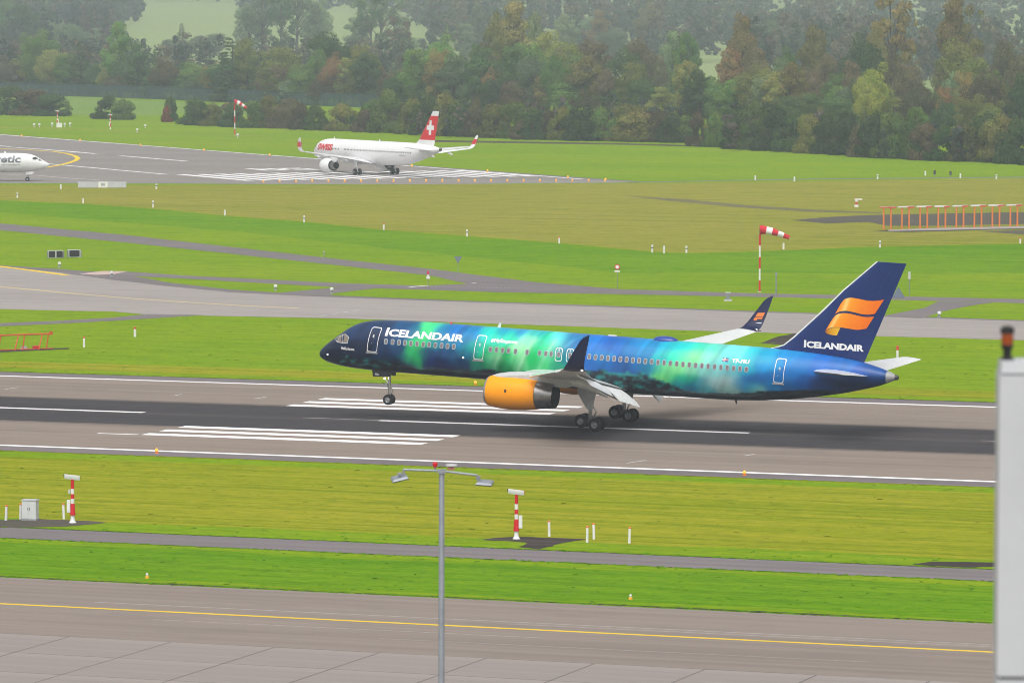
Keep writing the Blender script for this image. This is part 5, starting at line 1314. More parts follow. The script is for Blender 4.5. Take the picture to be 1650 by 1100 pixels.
def far_device():
    p = at(1380, 333.5); t = thing('glide_sensor', 'small red and white sensor with a side arm in the cut grass before the antennas', 'sensor post', p, face_cam(p))
    mb = MB(); mb.lathe([(0, .35), (.35, .3)], (0, 0, 0), 'z', 12, 0); mb.lathe([(.35, .2), (.8, .2)], (0, 0, 0), 'z', 12, 1); mb.lathe([(.8, .2), (1.1, .2)], (0, 0, 0), 'z', 12, 0); mb.build('post', [M['white'], M['orange_red']], t)
    mb = MB(); mb.box((.3, 0, 1.2), (1.2, .2, .2)); mb.build('arm', M['white'], t, 0)
    mb = MB(); mb.tube([(-.1, 0, 1.3), (-.1, 0, 1.6)], .06, 8); mb.build('rod', M['orange_red'], t, 0)
far_device()

# ---- orange antenna frames on the far grass
A0, A1 = at(1429.5, 369.0), at(1633.5, 365.0)
ax = (A1 - A0) / 7.0
for i in range(11):
    p = A0 + ax * i; t = thing('landing_antenna', (ORD[i] + ' orange antenna frame from the left end of the row on grass'), 'antenna', p, math.atan2(ax.y, ax.x), 'row of orange antenna frames')
    for s in (-1, 1):
        mb = MB(); mb.tube([(s * .58, 0, 0), (s * .58, 0, 3.0)], .13, 8); mb.box((s * .58, 0, .04), (.4, .4, .08)); mb.build('leg', M['orange'], t)
    mb = MB(); mb.box((-.35, 0, 3.08), (1.7, .35, .16)); mb.build('bar', M['white'] if i else M['orange_red'], t, 0)
    mb = MB(); mb.box((.75, 0, 3.02), (1.0, .36, .2)); mb.build('bar_end', M['orange_red'], t, 0)
    mb = MB(); mb.tube([(-1.2, 0, 3.16), (1.25, 0, 3.16)], .05, 6); mb.build('dipole', M['pale_grey'], t)

# ---- orange-red lattice at the left edge
def lattice():
    B0, B1 = at(82, 562), at(-60, 567)
    t = thing('antenna_lattice', 'low orange red steel lattice with slanted legs in the grass', 'lattice', B0, math.atan2((B1 - B0).y, (B1 - B0).x))
    L = (B1 - B0).length; H = 1.42
    mb = MB(); mb.tube([(0, 0, H), (L, 0, H)], .075, 8); mb.tube([(-.2, 0, .06), (L, 0, .06)], .05, 6); mb.build('rail', M['orange_red'], t)
    mb = MB(); mb.box((0, 0, H + .05), (.24, .3, .3)); mb.build('end_block', M['orange_red'], t, 0)
    n = int(L / 2.4) + 1
    for k in range(n):
        x = .1 + k * 2.4
        for a, b in ((0, .15), (1.25 - .25, .0 + .75)):
            mb = MB(); mb.tube([(x + b, 0, H), (x + a + .35, .5 if a else 0, 0)], .06, 7); mb.build('leg', M['orange_red'], t)
    for x in (1.4, 2.6):
        mb = MB(); mb.box((x, -.3, .16), (.5, .4, .3)); mb.build('junction_box', M['red'] if x < 2 else M['pale_grey'], t, 0)
lattice()

# ---- parked van glimpsed behind the hedge
def van():
    p = at(1096, 196); p = at_dist(1096, 1290); t = thing('parked_van', 'pale van half hidden behind the hedge', 'van', p, math.radians(-28))
    H = 0
    mb = MB(); mb.loft([[(x, y, z) for y, z in ((-.95, .35), (-.98, 1.0), (-.85, zt), (.85, zt), (.98, 1.0), (.95, .35))] for x, zt in ((-2.4, 1.1), (-2.3, 1.9), (1.0, 2.0), (1.7, 1.15), (2.4, 1.0))]); mb.build('body', M['pale_grey'], t, 30)
    for s in (-1, 1):
        mb = MB(); mb.box((-.4, s * .94, 1.5), (2.6, .06, .5)); mb.build('window', M['glass'], t, 0)
        for x in (-1.5, 1.6): wheel(t, (x, s * .85, .34), .34, .22, 16, rim=False)
    t.location.z += 2.2
van()

# ---- tall lighting mast close to the camera
def light_mast():
    D = 150.0; d = ray(711.5, 900); k = D / math.hypot(d.x, d.y)
    p = Vector((CAM_X + d.x * k, CAM_Y + d.y * k, 0)); s = D / FPX
    zt = height_for(p, 757.5)
    t = thing('lighting_mast', 'tall slim grey lighting mast with two floodlights and a red lamp on its crossbar', 'lighting mast', p, face_cam(p))
    mb = MB(); mb.lathe([(0, .13), (zt * .5, .105), (zt - .02, .08), (zt, .075)], (0, 0, 0), 'z', 24); mb.lathe([(0, .3), (.05, .3), (.06, .16)], (0, 0, 0), 'z', 16); mb.build('pole', M['steel'], t, 50)
    xl, xr = -62 * s, 58 * s
    mb = MB(); mb.tube([(xl, 0, zt + .02), (0, 0, zt - .02), (xr, 0, zt - .15)], .035, 10); mb.tube([(xl, 0, zt + .02), (xl, 0, zt - .14)], .035, 8); mb.tube([(xr, 0, zt - .15), (xr, 0, zt - .3)], .035, 8)
    mb.box((0, 0, zt - .03), (.24, .22, .12)); mb.build('crossbar', M['steel'], t, 50)
    for x, z, tilt, yaw, lab in ((xl - .12, zt - .22, -.22, .15, None), (xr + .22, zt - .36, .05, -.2, None)):
        R = Matrix.Rotation(yaw, 3, 'Z') @ Matrix.Rotation(tilt, 3, 'Y') @ Matrix.Rotation(.22, 3, 'X')
        mb = MB(); mb.box((x, 0, z), (.50, .42, .055), 0, R, .82); f = mb.build('floodlight', M['steel'], t, 0)
        mb = MB(); q = R @ Vector((0, 0, -.055)); mb.box((x + q.x, q.y, z + q.z), (.5, .38, .02), 0, R); mb.build('glass', M['glass'], f, 0)
        mb = MB(); q = R @ Vector((-.12 if x < 0 else -.2, 0, .10)); mb.box((x + q.x + (.14 if x < 0 else 0), q.y, z + q.z + .03), (.11, .12, .08), 0, R); mb.build('ballast_box', M['steel'], f, 0)
    mb = MB(); mb.tube([(-.2, 0, zt), (-.2, 0, zt + .1)], .03, 8); b = mb.build('lamp_bracket', M['steel'], t)
    mb = MB(); mb.lathe([(zt + .09, .045), (zt + .13, .07), (zt + .22, .075), (zt + .25, .05), (zt + .255, .001)], (-.2, 0, 0), 'z', 16); mb.build('obstruction_lamp', M['red'], b)
    mb = MB(); mb.lathe([(zt + .02, .03), (zt + .10, .05), (zt + .13, .18), (zt + .17, .17), (zt + .19, .001)], (.3, .1, 0), 'z', 18); mb.build('sensor_dish', M['pale_grey'], t)
    mb = MB(); mb.box((.28, .02, zt + .05), (.22, .08, .08)); mb.build('sensor_box', paint('faded_red', (.40, .16, .13, 1)), t, 0)
light_mast()

# ---- blurred pale post at the right edge, with an obstruction light on top
def near_post():
    D = 45.0; s = D / FPX
    d = ray(1600 + .34 / s, 900); k = D / math.hypot(d.x, d.y)
    p = Vector((CAM_X + d.x * k, CAM_Y + d.y * k, 0)); zt = height_for(p, 575)
    t = thing('building_pillar', 'out of focus pale grey pillar close to the camera, cut by the picture edge', 'pillar', p, face_cam(p) + .06)
    zj = height_for(p, 1077); w = .62
    zs = [0, zj - 6, zj, zt - .12]; zs = [0] + [zj - 3.0 * k for k in range(8, -1, -1)] + [zt - .10]
    for a, b in zip(zs, zs[1:]):
        mb = MB(); mb.box((0, 0, (a + b) / 2), (w, w, b - a - .03)); mb.build('cladding_panel', M['lavender'], t, 0)
    mb = MB(); mb.box((0, 0, (zt - .1) / 2), (w - .06, w - .06, zt - .1)); mb.build('core', M['dark_metal'], t, 0)
    mb = MB(); mb.box((0, 0, zt - .05), (w - .02, w - .02, .10), taper=.96); mb.build('cap', M['lavender'], t, 0)
    q = p + Vector((math.cos(face_cam(p)), math.sin(face_cam(p)), 0)) * ((1620 - 1600) * s - .34)
    L = thing('obstruction_light', 'blurred black and orange obstruction light on top of the pale pillar', 'obstruction light', (q.x, q.y, zt), 0)
    mb = MB(); mb.lathe([(0, .062), (.02, .062), (.03, .038), (.09, .038), (.11, .055), (.14, .055)], (0, 0, 0), 'z', 20); mb.build('base', M['black'], L)
    mb = MB(); mb.lathe([(.14, .052), (.18, .058), (.24, .052)], (0, 0, 0), 'z', 20); mb.build('lens', paint('orange_lens', (.30, .055, .012, 1), .3), L)
    mb = MB(); mb.lathe([(.24, .058), (.25, .066), (.29, .062), (.31, .03), (.312, .001)], (0, 0, 0), 'z', 20); mb.build('cap', M['black'], L)
near_post()
# ================================================================== fence, trees, bushes, hill woods
def leaf_mat():
    m = bpy.data.materials.new('leaves'); m.use_nodes = True
    nt = m.node_tree; nt.nodes.clear()
    out = nd(nt, 'ShaderNodeOutputMaterial'); oi = nd(nt, 'ShaderNodeObjectInfo')
    va = nd(nt, 'ShaderNodeVertexColor', layer_name='tone')
    base = mix(nt, 1.0, oi.outputs['Color'], va.outputs[0], 'MULTIPLY')
    clump = nz(nt, coords(nt), 0.25, 3.0)
    hs = nd(nt, 'ShaderNodeHueSaturation'); nt.links.new(base, hs.inputs['Color'])
    nt.links.new(ramp(nt, clump, [(0.3, 0.462), (0.7, 0.522)]), hs.inputs['Hue'])
    d = nd(nt, 'ShaderNodeBsdfDiffuse'); tr = nd(nt, 'ShaderNodeBsdfTranslucent'); mx = nd(nt, 'ShaderNodeMixShader')
    mx.inputs[0].default_value = 0.40
    nt.links.new(hs.outputs[0], d.inputs['Color']); nt.links.new(hs.outputs[0], tr.inputs['Color'])
    nt.links.new(d.outputs[0], mx.inputs[1]); nt.links.new(tr.outputs[0], mx.inputs[2]); nt.links.new(mx.outputs[0], out.inputs['Surface'])
    return m
M['leaves'] = leaf_mat()
M['bark'] = paint('bark', (0.075, 0.06, 0.05, 1), 0.9, dirt=.5, scale=1.0)

def leaf_arrays(C, R, n, size, rng, squash=0.8, droop=0.0):
    """n leaf clump quads on the shells of the blobs C (k,3) with radii R"""
    C = np.asarray(C, float); R = np.asarray(R, float)
    pr = R ** 2 / (R ** 2).sum(); idx = rng.choice(len(R), n, p=pr)
    d = rng.normal(size=(n, 3)); d /= np.linalg.norm(d, axis=1, keepdims=True)
    rad = R[idx] * (0.62 + 0.58 * rng.random(n) ** 0.8)
    P = C[idx] + d * rad[:, None] * np.array([1, 1, squash])
    nrm = d * 1.0 + rng.normal(size=(n, 3)) * 0.5 + np.array([0, 0, .2]); nrm /= np.linalg.norm(nrm, axis=1, keepdims=True)
    a = np.cross(nrm, rng.normal(size=(n, 3))); a /= np.linalg.norm(a, axis=1, keepdims=True); b = np.cross(nrm, a)
    s = size * (0.55 + 0.9 * rng.random(n))[:, None]
    k = (0.7 + .5 * rng.random((n, 1)))
    V = np.stack([P - a * s, P - b * s * k * .6, P + a * s, P + b * s * k * .6], 1)
    tone = 0.80 + 0.40 * rng.random(n)
    blob = 0.88 + 0.24 * rng.random(len(R)); tone *= blob[idx]
    flip = (nrm * (d + np.array([0, 0, .2]))).sum(1) < 0
    V[flip] = V[flip][:, ::-1]
    ctr = C.mean(0); out_ = P - ctr; out_ /= np.linalg.norm(out_, axis=1, keepdims=True) + 1e-6
    N = d * .8 + out_ * .7 + np.array([0, 0, .25]) + rng.normal(size=(n, 3)) * .22; N /= np.linalg.norm(N, axis=1, keepdims=True)
    LEAF_N.append(N)
    return V, tone
LEAF_N = []
def leaf_mesh(name, V, tone, N=None):
    n = len(V); me = bpy.data.meshes.new(name)
    me.vertices.add(4 * n); me.vertices.foreach_set('co', V.reshape(-1).astype(np.float32))
    me.loops.add(4 * n); me.polygons.add(n)
    me.loops.foreach_set('vertex_index', np.arange(4 * n, dtype=np.int32))
    me.polygons.foreach_set('loop_start', np.arange(0, 4 * n, 4, dtype=np.int32))
    me.update(calc_edges=True)
    a = me.color_attributes.new('tone', 'FLOAT_COLOR', 'POINT')
    t = np.repeat(tone, 4); c = np.stack([t, t, t * .95, np.ones_like(t)], 1).astype(np.float32)
    a.data.foreach_set('color', c.ravel()); me.materials.append(M['leaves'])
    if N is not None: me.normals_split_custom_set(np.repeat(N, 4, 0).tolist())
    return me
def trunk_mesh(H, r, limbs, rng, top=.75):
    mb = MB(); lean = rng.normal(size=2) * .02 * H
    mb.tube([(0, 0, -.3), (lean[0] * .2, lean[1] * .2, H * .2), (lean[0] * .6, lean[1] * .6, H * .5), (lean[0], lean[1], H * top)], [r * 1.3, r, r * .6, r * .15], 7)
    for e in limbs:
        z0 = min(H * .6, max(H * .14, e[2] * .62)); mb.tube([(lean[0] * z0 / H, lean[1] * z0 / H, z0), (e[0] * .5, e[1] * .5, (z0 + e[2]) / 2 + .02 * H), tuple(e)], [r * .42, r * .25, r * .08], 5)
    o = mb.build('trunk', M['bark']); me = o.data; bpy.data.objects.remove(o); return me
PROTO = {}
def proto(kind, seed):
    rng = np.random.default_rng(seed * 17 + sum(map(ord, kind)))
    H = 18.0
    if kind in ('broad', 'oval', 'columnar', 'sparse'):
        rw, rh, cz, nb, nl, ls, br = {'broad': (.30, .36, .57, 64, 13000, .24, (.06, .12)), 'oval': (.20, .43, .55, 50, 9500, .245, (.045, .095)), 'columnar': (.105, .46, .53, 36, 7000, .235, (.04, .075)), 'sparse': (.27, .40, .60, 44, 4200, .24, (.03, .07))}[kind]
        C, R = [], []
        for k in range(nb):
            d = rng.normal(size=3); d /= np.linalg.norm(d); q = rng.random() ** .28
            irr = .75 + .45 * rng.random()
            z = cz * H + d[2] * rh * H * q * irr
            taper = 1.0 if kind != 'oval' else (1.15 - .5 * max(0, (z / H - .4)))
            C.append((d[0] * rw * H * q * irr * taper, d[1] * rw * H * q * irr * taper, max(z, .14 * H))); R.append(H * rng.uniform(*br))
        V, t = leaf_arrays(C, R, nl, ls, rng)
        limbs = [C[i] for i in rng.choice(len(C), 26 if kind == 'sparse' else 10, replace=False)]
        return leaf_mesh('crown', V, t, LEAF_N[-1]), trunk_mesh(H, .32, limbs, rng, .92 if kind == 'sparse' else .7), H
    if kind == 'conical':
        C, R = [], []
        nlev = 19
        for l in range(nlev):
            z = H * (.10 + .88 * l / (nlev - 1)); rr = H * .21 * (1 - l / (nlev - .4)) ** .85 + .15
            m = max(3, int(rr * 3.4))
            for k in range(m):
                a = 2 * math.pi * (k + rng.random()) / m; q = rr * rng.uniform(.45, 1.08)
                C.append((math.cos(a) * q, math.sin(a) * q, z - q * .22 + rng.normal() * .18)); R.append(.30 + rr * .16)
        V, t = leaf_arrays(C, R, 9000, .25, rng, .55)
        return leaf_mesh('crown', V, t, LEAF_N[-1]), trunk_mesh(H, .28, [], rng, .96), H
    if kind == 'bush':
        H = 6.0; C, R = [], []
        for k in range(34):
            a = rng.random() * 2 * math.pi; q = rng.random() ** .55; zz = rng.random()
            rr = math.sqrt(max(0, 1 - zz ** 2.2)) * q
            C.append((math.cos(a) * rr * 4.2, math.sin(a) * rr * 4.2, .4 + zz * 4.9)); R.append(rng.uniform(.65, 1.25))
        for k in range(16):
            a = 2 * math.pi * (k + rng.random()) / 16; q = rng.uniform(3.0, 4.1)
            C.append((math.cos(a) * q, math.sin(a) * q, rng.uniform(.3, 1.1))); R.append(rng.uniform(.7, 1.1))
        V, t = leaf_arrays(C, R, 9000, .18, rng)
        mb = MB()
        for k in range(5): mb.tube([(0, 0, -.1), (rng.normal() * 1.5, rng.normal() * 1.5, 3.0)], [.12, .04], 5)
        o = mb.build('trunk', M['bark']); tm = o.data; bpy.data.objects.remove(o)
        return leaf_mesh('crown', V, t, LEAF_N[-1]), tm, H
NP = {'broad': 5, 'oval': 3, 'columnar': 2, 'sparse': 3, 'conical': 3, 'bush': 6}
for k, n in NP.items(): PROTO[k] = [proto(k, i) for i in range(n)]
NATW = {'broad': .72, 'oval': .48, 'columnar': .27, 'sparse': .66, 'conical': .44, 'bush': 1.75}     # width / height of the prototypes
KINDWORD = {'broad': 'broad crowned tree', 'oval': 'tall oval tree', 'columnar': 'slim columnar tree', 'sparse': 'thinly leaved tall tree', 'conical': 'conical evergreen tree', 'bush': 'rounded bush'}
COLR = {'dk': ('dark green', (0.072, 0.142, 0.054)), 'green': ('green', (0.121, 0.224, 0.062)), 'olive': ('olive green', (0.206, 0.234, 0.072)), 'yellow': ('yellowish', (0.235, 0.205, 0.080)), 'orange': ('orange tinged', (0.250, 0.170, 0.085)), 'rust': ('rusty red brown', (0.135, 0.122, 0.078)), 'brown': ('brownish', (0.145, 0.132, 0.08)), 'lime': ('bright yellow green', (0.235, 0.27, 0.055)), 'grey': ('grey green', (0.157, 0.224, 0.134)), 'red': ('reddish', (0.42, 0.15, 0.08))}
TREES = []
def tree(kind, colour, p, H, width, place, r=None):
    r = r or rnd
    cm, tm, H0 = PROTO[kind][r.randrange(len(PROTO[kind]))]
    name = 'bush' if kind == 'bush' else ('conifer_tree' if kind == 'conical' else 'tree')
    t = thing(name, None, 'bush' if kind == 'bush' else 'tree', p, r.random() * 6.283)
    sz = H / H0; sx = width / (H0 * NATW[kind]); t.scale = (sx, sx, sz)
    c = bpy.data.objects.new('crown', cm); COL.objects.link(c); c.parent = t
    k = bpy.data.objects.new('trunk', tm); COL.objects.link(k); k.parent = t
    g = r.uniform(.72, 1.38); k_ = .80 if kind == 'bush' else 1.12
    v = [min(.6, q * g * k_ * w_ * r.uniform(.92, 1.08)) for q, w_ in zip(COLR[colour][1], (1.06, 1.03, .84))]; c.color = (v[0], v[1], v[2], 1)
    TREES.append((t, kind, colour, place, p)); return t
def tree_px(kind, colour, px, top, base, wpx, place, jit=0.0):
    if kind != 'bush' and px < 640: base = min(base, 149 + px * .042)
    b = max(base, 128)
    d = (CAM_H * FPX) / (b + 11.0)
    p = at_dist(px, d) if b < 150 else at(px, b)
    H = max(2.0, height_for(p, top) - p.z); s = dist_of(p) / FPX * (1.25 if kind == 'bush' else 1.0)
    return tree(kind, colour, p, H, wpx * s, place)

# bushes at the foot of the wood
PL_H = 'in the hedge line'
for kind, col, px, top, base, w in (
    ('bush', 'dk', 15, 140, 185, 84), ('bush', 'brown', 52, 142, 186, 70), ('bush', 'dk', 84, 150, 187, 58),
    ('bush', 'dk', 172, 154, 192, 48), ('bush', 'green', 198, 160, 193, 44), ('bush', 'green', 274, 156, 196, 26), ('bush', 'red', 269, 172, 197, 17),
    ('bush', 'dk', 318, 167, 202, 44), ('bush', 'olive', 342, 168, 203, 40), ('bush', 'dk', 374, 166, 205, 40), ('bush', 'green', 405, 160, 206, 46), ('bush', 'olive', 434, 155, 206, 44), ('bush', 'brown', 452, 168, 207, 44), ('bush', 'rust', 484, 167, 209, 40), ('bush', 'green', 512, 172, 210, 44), ('bush', 'olive', 552, 168, 211, 54), ('bush', 'brown', 590, 178, 213, 46),
    ('bush', 'green', 628, 150, 214, 58), ('bush', 'olive', 662, 164, 216, 46), ('bush', 'dk', 690, 158, 218, 50), ('bush', 'olive', 716, 157, 219, 52), ('bush', 'dk', 742, 168, 220, 46), ('bush', 'brown', 766, 166, 221, 40), ('bush', 'olive', 795, 174, 222, 52), ('bush', 'green', 828, 166, 223, 50), ('bush', 'rust', 842, 196, 225, 36), ('bush', 'dk', 862, 182, 225, 46), ('bush', 'rust', 884, 184, 225, 36),
    ('bush', 'olive', 908, 178, 226, 46), ('bush', 'dk', 938, 175, 227, 52), ('bush', 'green', 968, 178, 227, 48), ('bush', 'olive', 1012, 170, 222, 66), ('bush', 'olive', 1024, 186, 228, 78), ('bush', 'brown', 1064, 184, 229, 52), ('bush', 'dk', 1082, 190, 230, 40), ('bush', 'brown', 1122, 184, 236, 28), ('bush', 'lime', 1140, 204, 236, 26),
    ('bush', 'green', 1152, 186, 237, 34), ('bush', 'dk', 1188, 192, 240, 54), ('bush', 'green', 1216, 170, 241, 58), ('bush', 'dk', 1248, 176, 243, 60), ('bush', 'dk', 1278, 182, 245, 54), ('bush', 'olive', 1306, 186, 247, 50), ('bush', 'dk', 1330, 188, 248, 52), ('bush', 'dk', 1364, 186, 250, 64), ('bush', 'brown', 1388, 206, 253, 40), ('bush', 'dk', 1412, 188, 254, 60), ('bush', 'green', 1436, 186, 255, 56), ('bush', 'green', 1474, 178, 257, 40), ('bush', 'brown', 1490, 202, 258, 50), ('bush', 'dk', 1520, 204, 259, 56), ('bush', 'olive', 1556, 200, 260, 54), ('bush', 'dk', 1584, 186, 260, 60), ('bush', 'olive', 1614, 188, 262, 70), ('bush', 'dk', 1640, 192, 264, 62), ('bush', 'dk', 1680, 190, 266, 70), ('bush', 'green', 1720, 190, 268, 70)):
    tree_px(kind, col, px, top - (6 if px > 600 else 0), base, w * (1.15 if px > 600 else 1), 'front')
for i in range(26):                                                   # a second rank of bushes
    px = 320 + i * 46 + rnd.uniform(-10, 10); b = np.interp(px, [300, 1000, 1170, 1700], [200, 219, 229, 256])
    tree_px('bush', rnd.choice(['dk', 'dk', 'green', 'brown', 'olive']), px, b - rnd.uniform(34, 48), b, rnd.uniform(44, 70), 'second')
# trees, hand placed from the picture: kind, colour, column, top, base, width
for kind, col, px, top, base, w in (
    ('broad', 'olive', 30, 95, 158, 62), ('broad', 'green', 62, 44, 156, 62), ('broad', 'olive', 84, 78, 158, 56), ('oval', 'green', 104, 90, 158, 44), ('conical', 'dk', 129, 74, 160, 62), ('broad', 'dk', 152, 102, 161, 44), ('broad', 'brown', 12, 100, 158, 50), ('broad', 'dk', 8, 116, 159, 40),
    ('oval', 'green', 193, 39, 162, 46), ('broad', 'brown', 190, 112, 163, 50), ('oval', 'dk', 222, 72, 162, 46), ('conical', 'dk', 250, 80, 163, 34), ('broad', 'brown', 264, 92, 164, 46), ('broad', 'dk', 254, 122, 165, 56), ('oval', 'dk', 290, 128, 165, 22), ('broad', 'dk', 312, 128, 166, 40), ('broad', 'olive', 170, 104, 160, 30),
    ('conical', 'dk', 372, 62, 167, 74), ('broad', 'dk', 366, 96, 168, 72), ('broad', 'olive', 342, 98, 168, 40), ('oval', 'olive', 397, 62, 167, 44), ('broad', 'olive', 452, 72, 168, 78), ('broad', 'brown', 456, 100, 169, 62), ('broad', 'rust', 428, 112, 170, 44), ('broad', 'green', 486, 104, 170, 50), ('broad', 'dk', 527, 48, 168, 76), ('broad', 'green', 512, 76, 169, 52), ('broad', 'orange', 538, 84, 171, 48), ('oval', 'olive', 556, 92, 171, 44), ('broad', 'olive', 584, 68, 172, 62), ('oval', 'dk', 590, 84, 173, 48), ('broad', 'brown', 522, 130, 173, 54), ('broad', 'grey', 474, 124, 172, 54),
    ('broad', 'rust', 628, 120, 176, 54), ('broad', 'olive', 652, 112, 178, 44), ('broad', 'brown', 672, 124, 180, 50), ('broad', 'green', 708, 56, 180, 82), ('broad', 'olive', 698, 102, 184, 62), ('sparse', 'grey', 720, 40, 172, 34), ('broad', 'dk', 740, 88, 182, 58), ('oval', 'brown', 776, 66, 178, 46), ('broad', 'orange', 795, 106, 188, 46), ('broad', 'dk', 790, 124, 190, 48), ('broad', 'brown', 828, 128, 190, 64), ('oval', 'yellow', 825, 6, 172, 72), ('oval', 'olive', 806, 20, 172, 52), ('oval', 'grey', 862, 16, 168, 30),
    ('broad', 'green', 846, 64, 180, 84), ('broad', 'olive', 878, 50, 176, 74), ('broad', 'brown', 902, 76, 182, 56), ('broad', 'olive', 922, 68, 184, 54), ('oval', 'green', 930, 92, 188, 44), ('oval', 'rust', 962, 72, 186, 50), ('oval', 'brown', 944, 62, 182, 42), ('broad', 'green', 918, 128, 192, 66), ('oval', 'rust', 976, 110, 194, 36), ('broad', 'dk', 1006, 72, 188, 66), ('broad', 'dk', 1022, 104, 194, 60), ('broad', 'rust', 1030, 56, 184, 56), ('broad', 'rust', 1058, 84, 180, 44), ('oval', 'grey', 1082, 52, 176, 46), ('oval', 'dk', 1108, 48, 182, 44), ('sparse', 'green', 1096, 70, 184, 46), ('broad', 'rust', 1062, 126, 172, 34),
    ('broad', 'orange', 1116, 110, 196, 42), ('oval', 'orange', 1176, 74, 200, 48), ('broad', 'dk', 1140, 128, 206, 68), ('broad', 'dk', 1172, 136, 208, 66), ('oval', 'yellow', 1196, 20, 186, 46), ('oval', 'brown', 1222, 74, 190, 40), ('broad', 'olive', 1236, 104, 204, 54), ('broad', 'green', 1268, 72, 198, 52), ('broad', 'grey', 1262, 92, 204, 48), ('oval', 'yellow', 1310, 40, 190, 52), ('broad', 'brown', 1330, 82, 200, 50), ('broad', 'rust', 1288, 108, 208, 48), ('broad', 'brown', 1308, 110, 210, 48), ('broad', 'green', 1304, 146, 218, 62), ('broad', 'dk', 1268, 150, 218, 54), ('broad', 'yellow', 1240, 150, 212, 16), ('broad', 'green', 1346, 112, 212, 52), ('broad', 'olive', 1330, 168, 224, 50),
    ('broad', 'dk', 1392, 52, 206, 84), ('oval', 'brown', 1372, 96, 212, 44), ('sparse', 'yellow', 1436, -24, 196, 100), ('broad', 'yellow', 1408, 34, 200, 56), ('broad', 'lime', 1408, 98, 222, 70), ('broad', 'lime', 1398, 122, 224, 52), ('broad', 'rust', 1462, 98, 216, 60), ('broad', 'brown', 1440, 70, 208, 50), ('broad', 'brown', 1482, 126, 222, 62), ('sparse', 'yellow', 1548, -22, 200, 84), ('oval', 'yellow', 1532, 4, 204, 62), ('broad', 'olive', 1546, 62, 212, 98), ('broad', 'olive', 1566, 84, 218, 78), ('broad', 'orange', 1522, 134, 226, 40), ('broad', 'dk', 1526, 156, 230, 56), ('broad', 'rust', 1620, 56, 208, 60), ('broad', 'brown', 1594, 106, 224, 78), ('broad', 'olive', 1568, 146, 234, 64), ('oval', 'dk', 1644, 116, 230, 44), ('broad', 'brown', 1650, 80, 214, 60), ('broad', 'dk', 1690, 90, 224, 80), ('broad', 'olive', 1600, 160, 238, 60), ('broad', 'green', 1478, 168, 240, 36), ('broad', 'dk', 1350, 150, 228, 60)):
    tree_px(kind, col, px, top, base, w, 'wood')
fill = random.Random(31)
for i in range(46):                                                   # closing the gaps of the wood edge
    px = -20 + i * 14.6 + fill.uniform(-5, 5)
    if px > 640: break
    tree_px(fill.choice(['broad', 'oval', 'broad', 'broad']), fill.choice(['dk', 'green', 'olive', 'brown', 'dk', 'grey']), px, fill.uniform(96, 124), 147 + px * .04, fill.uniform(36, 58), 'wood')
for i in range(44):
    px = 640 + i * 23.5 + fill.uniform(-7, 7)
    if 1078 < px < 1106: continue
    b = np.interp(px, [640, 1000, 1170, 1700], [184, 194, 212, 226])
    tree_px(fill.choice(['broad', 'oval', 'broad']), fill.choice(['dk', 'green', 'olive', 'yellow', 'olive', 'grey']), px, b - fill.uniform(50, 120), b, fill.uniform(44, 66), 'wood')
# taller, hazier trees well behind
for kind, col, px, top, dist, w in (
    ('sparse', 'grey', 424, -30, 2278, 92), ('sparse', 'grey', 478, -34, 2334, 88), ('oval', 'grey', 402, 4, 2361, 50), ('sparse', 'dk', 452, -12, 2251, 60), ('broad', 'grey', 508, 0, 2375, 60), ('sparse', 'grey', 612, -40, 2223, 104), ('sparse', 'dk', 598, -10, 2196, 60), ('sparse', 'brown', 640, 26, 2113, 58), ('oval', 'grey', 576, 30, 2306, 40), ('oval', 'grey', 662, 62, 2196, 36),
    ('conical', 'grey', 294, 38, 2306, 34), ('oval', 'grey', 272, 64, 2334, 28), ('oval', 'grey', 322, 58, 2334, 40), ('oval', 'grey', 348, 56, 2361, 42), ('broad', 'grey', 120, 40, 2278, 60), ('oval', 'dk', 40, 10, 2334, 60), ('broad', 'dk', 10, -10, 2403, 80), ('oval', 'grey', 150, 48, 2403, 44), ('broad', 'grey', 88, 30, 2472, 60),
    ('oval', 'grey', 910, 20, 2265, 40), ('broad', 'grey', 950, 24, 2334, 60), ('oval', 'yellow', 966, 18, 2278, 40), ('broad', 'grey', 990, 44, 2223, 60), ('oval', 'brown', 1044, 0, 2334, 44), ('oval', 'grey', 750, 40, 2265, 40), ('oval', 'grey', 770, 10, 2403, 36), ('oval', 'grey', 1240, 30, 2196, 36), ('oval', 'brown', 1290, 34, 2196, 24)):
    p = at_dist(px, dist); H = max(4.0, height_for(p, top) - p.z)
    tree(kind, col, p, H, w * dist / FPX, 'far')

# every tree its own label: kind, colour and rank from the left within its belt
BELT = {'front': 'in the front hedge', 'second': 'in the rank behind the hedge', 'wood': 'in the wood edge', 'far': 'in the far hazy belt'}
cls = {}
for t in TREES: cls.setdefault((t[1], t[2], t[3]), []).append(t)
def angle_key(t): 
    d = t[4] - CAMP; return math.atan2(d.x, d.y)
for (k, c, b), L in cls.items():
    L.sort(key=angle_key)
    for i, t in enumerate(L):
        w = '%s %s' % (COLR[c][0], KINDWORD[k])
        t[0]['label'] = ('only %s %s' % (w, BELT[b])) if len(L) == 1 else ('%s %s from the left %s' % (ORD[i], w, BELT[b]))
        t[0]['group'] = {'front': 'bushes of the front hedge', 'second': 'bushes behind the front hedge', 'wood': 'trees of the wood edge', 'far': 'hazy trees far behind the wood'}[b]

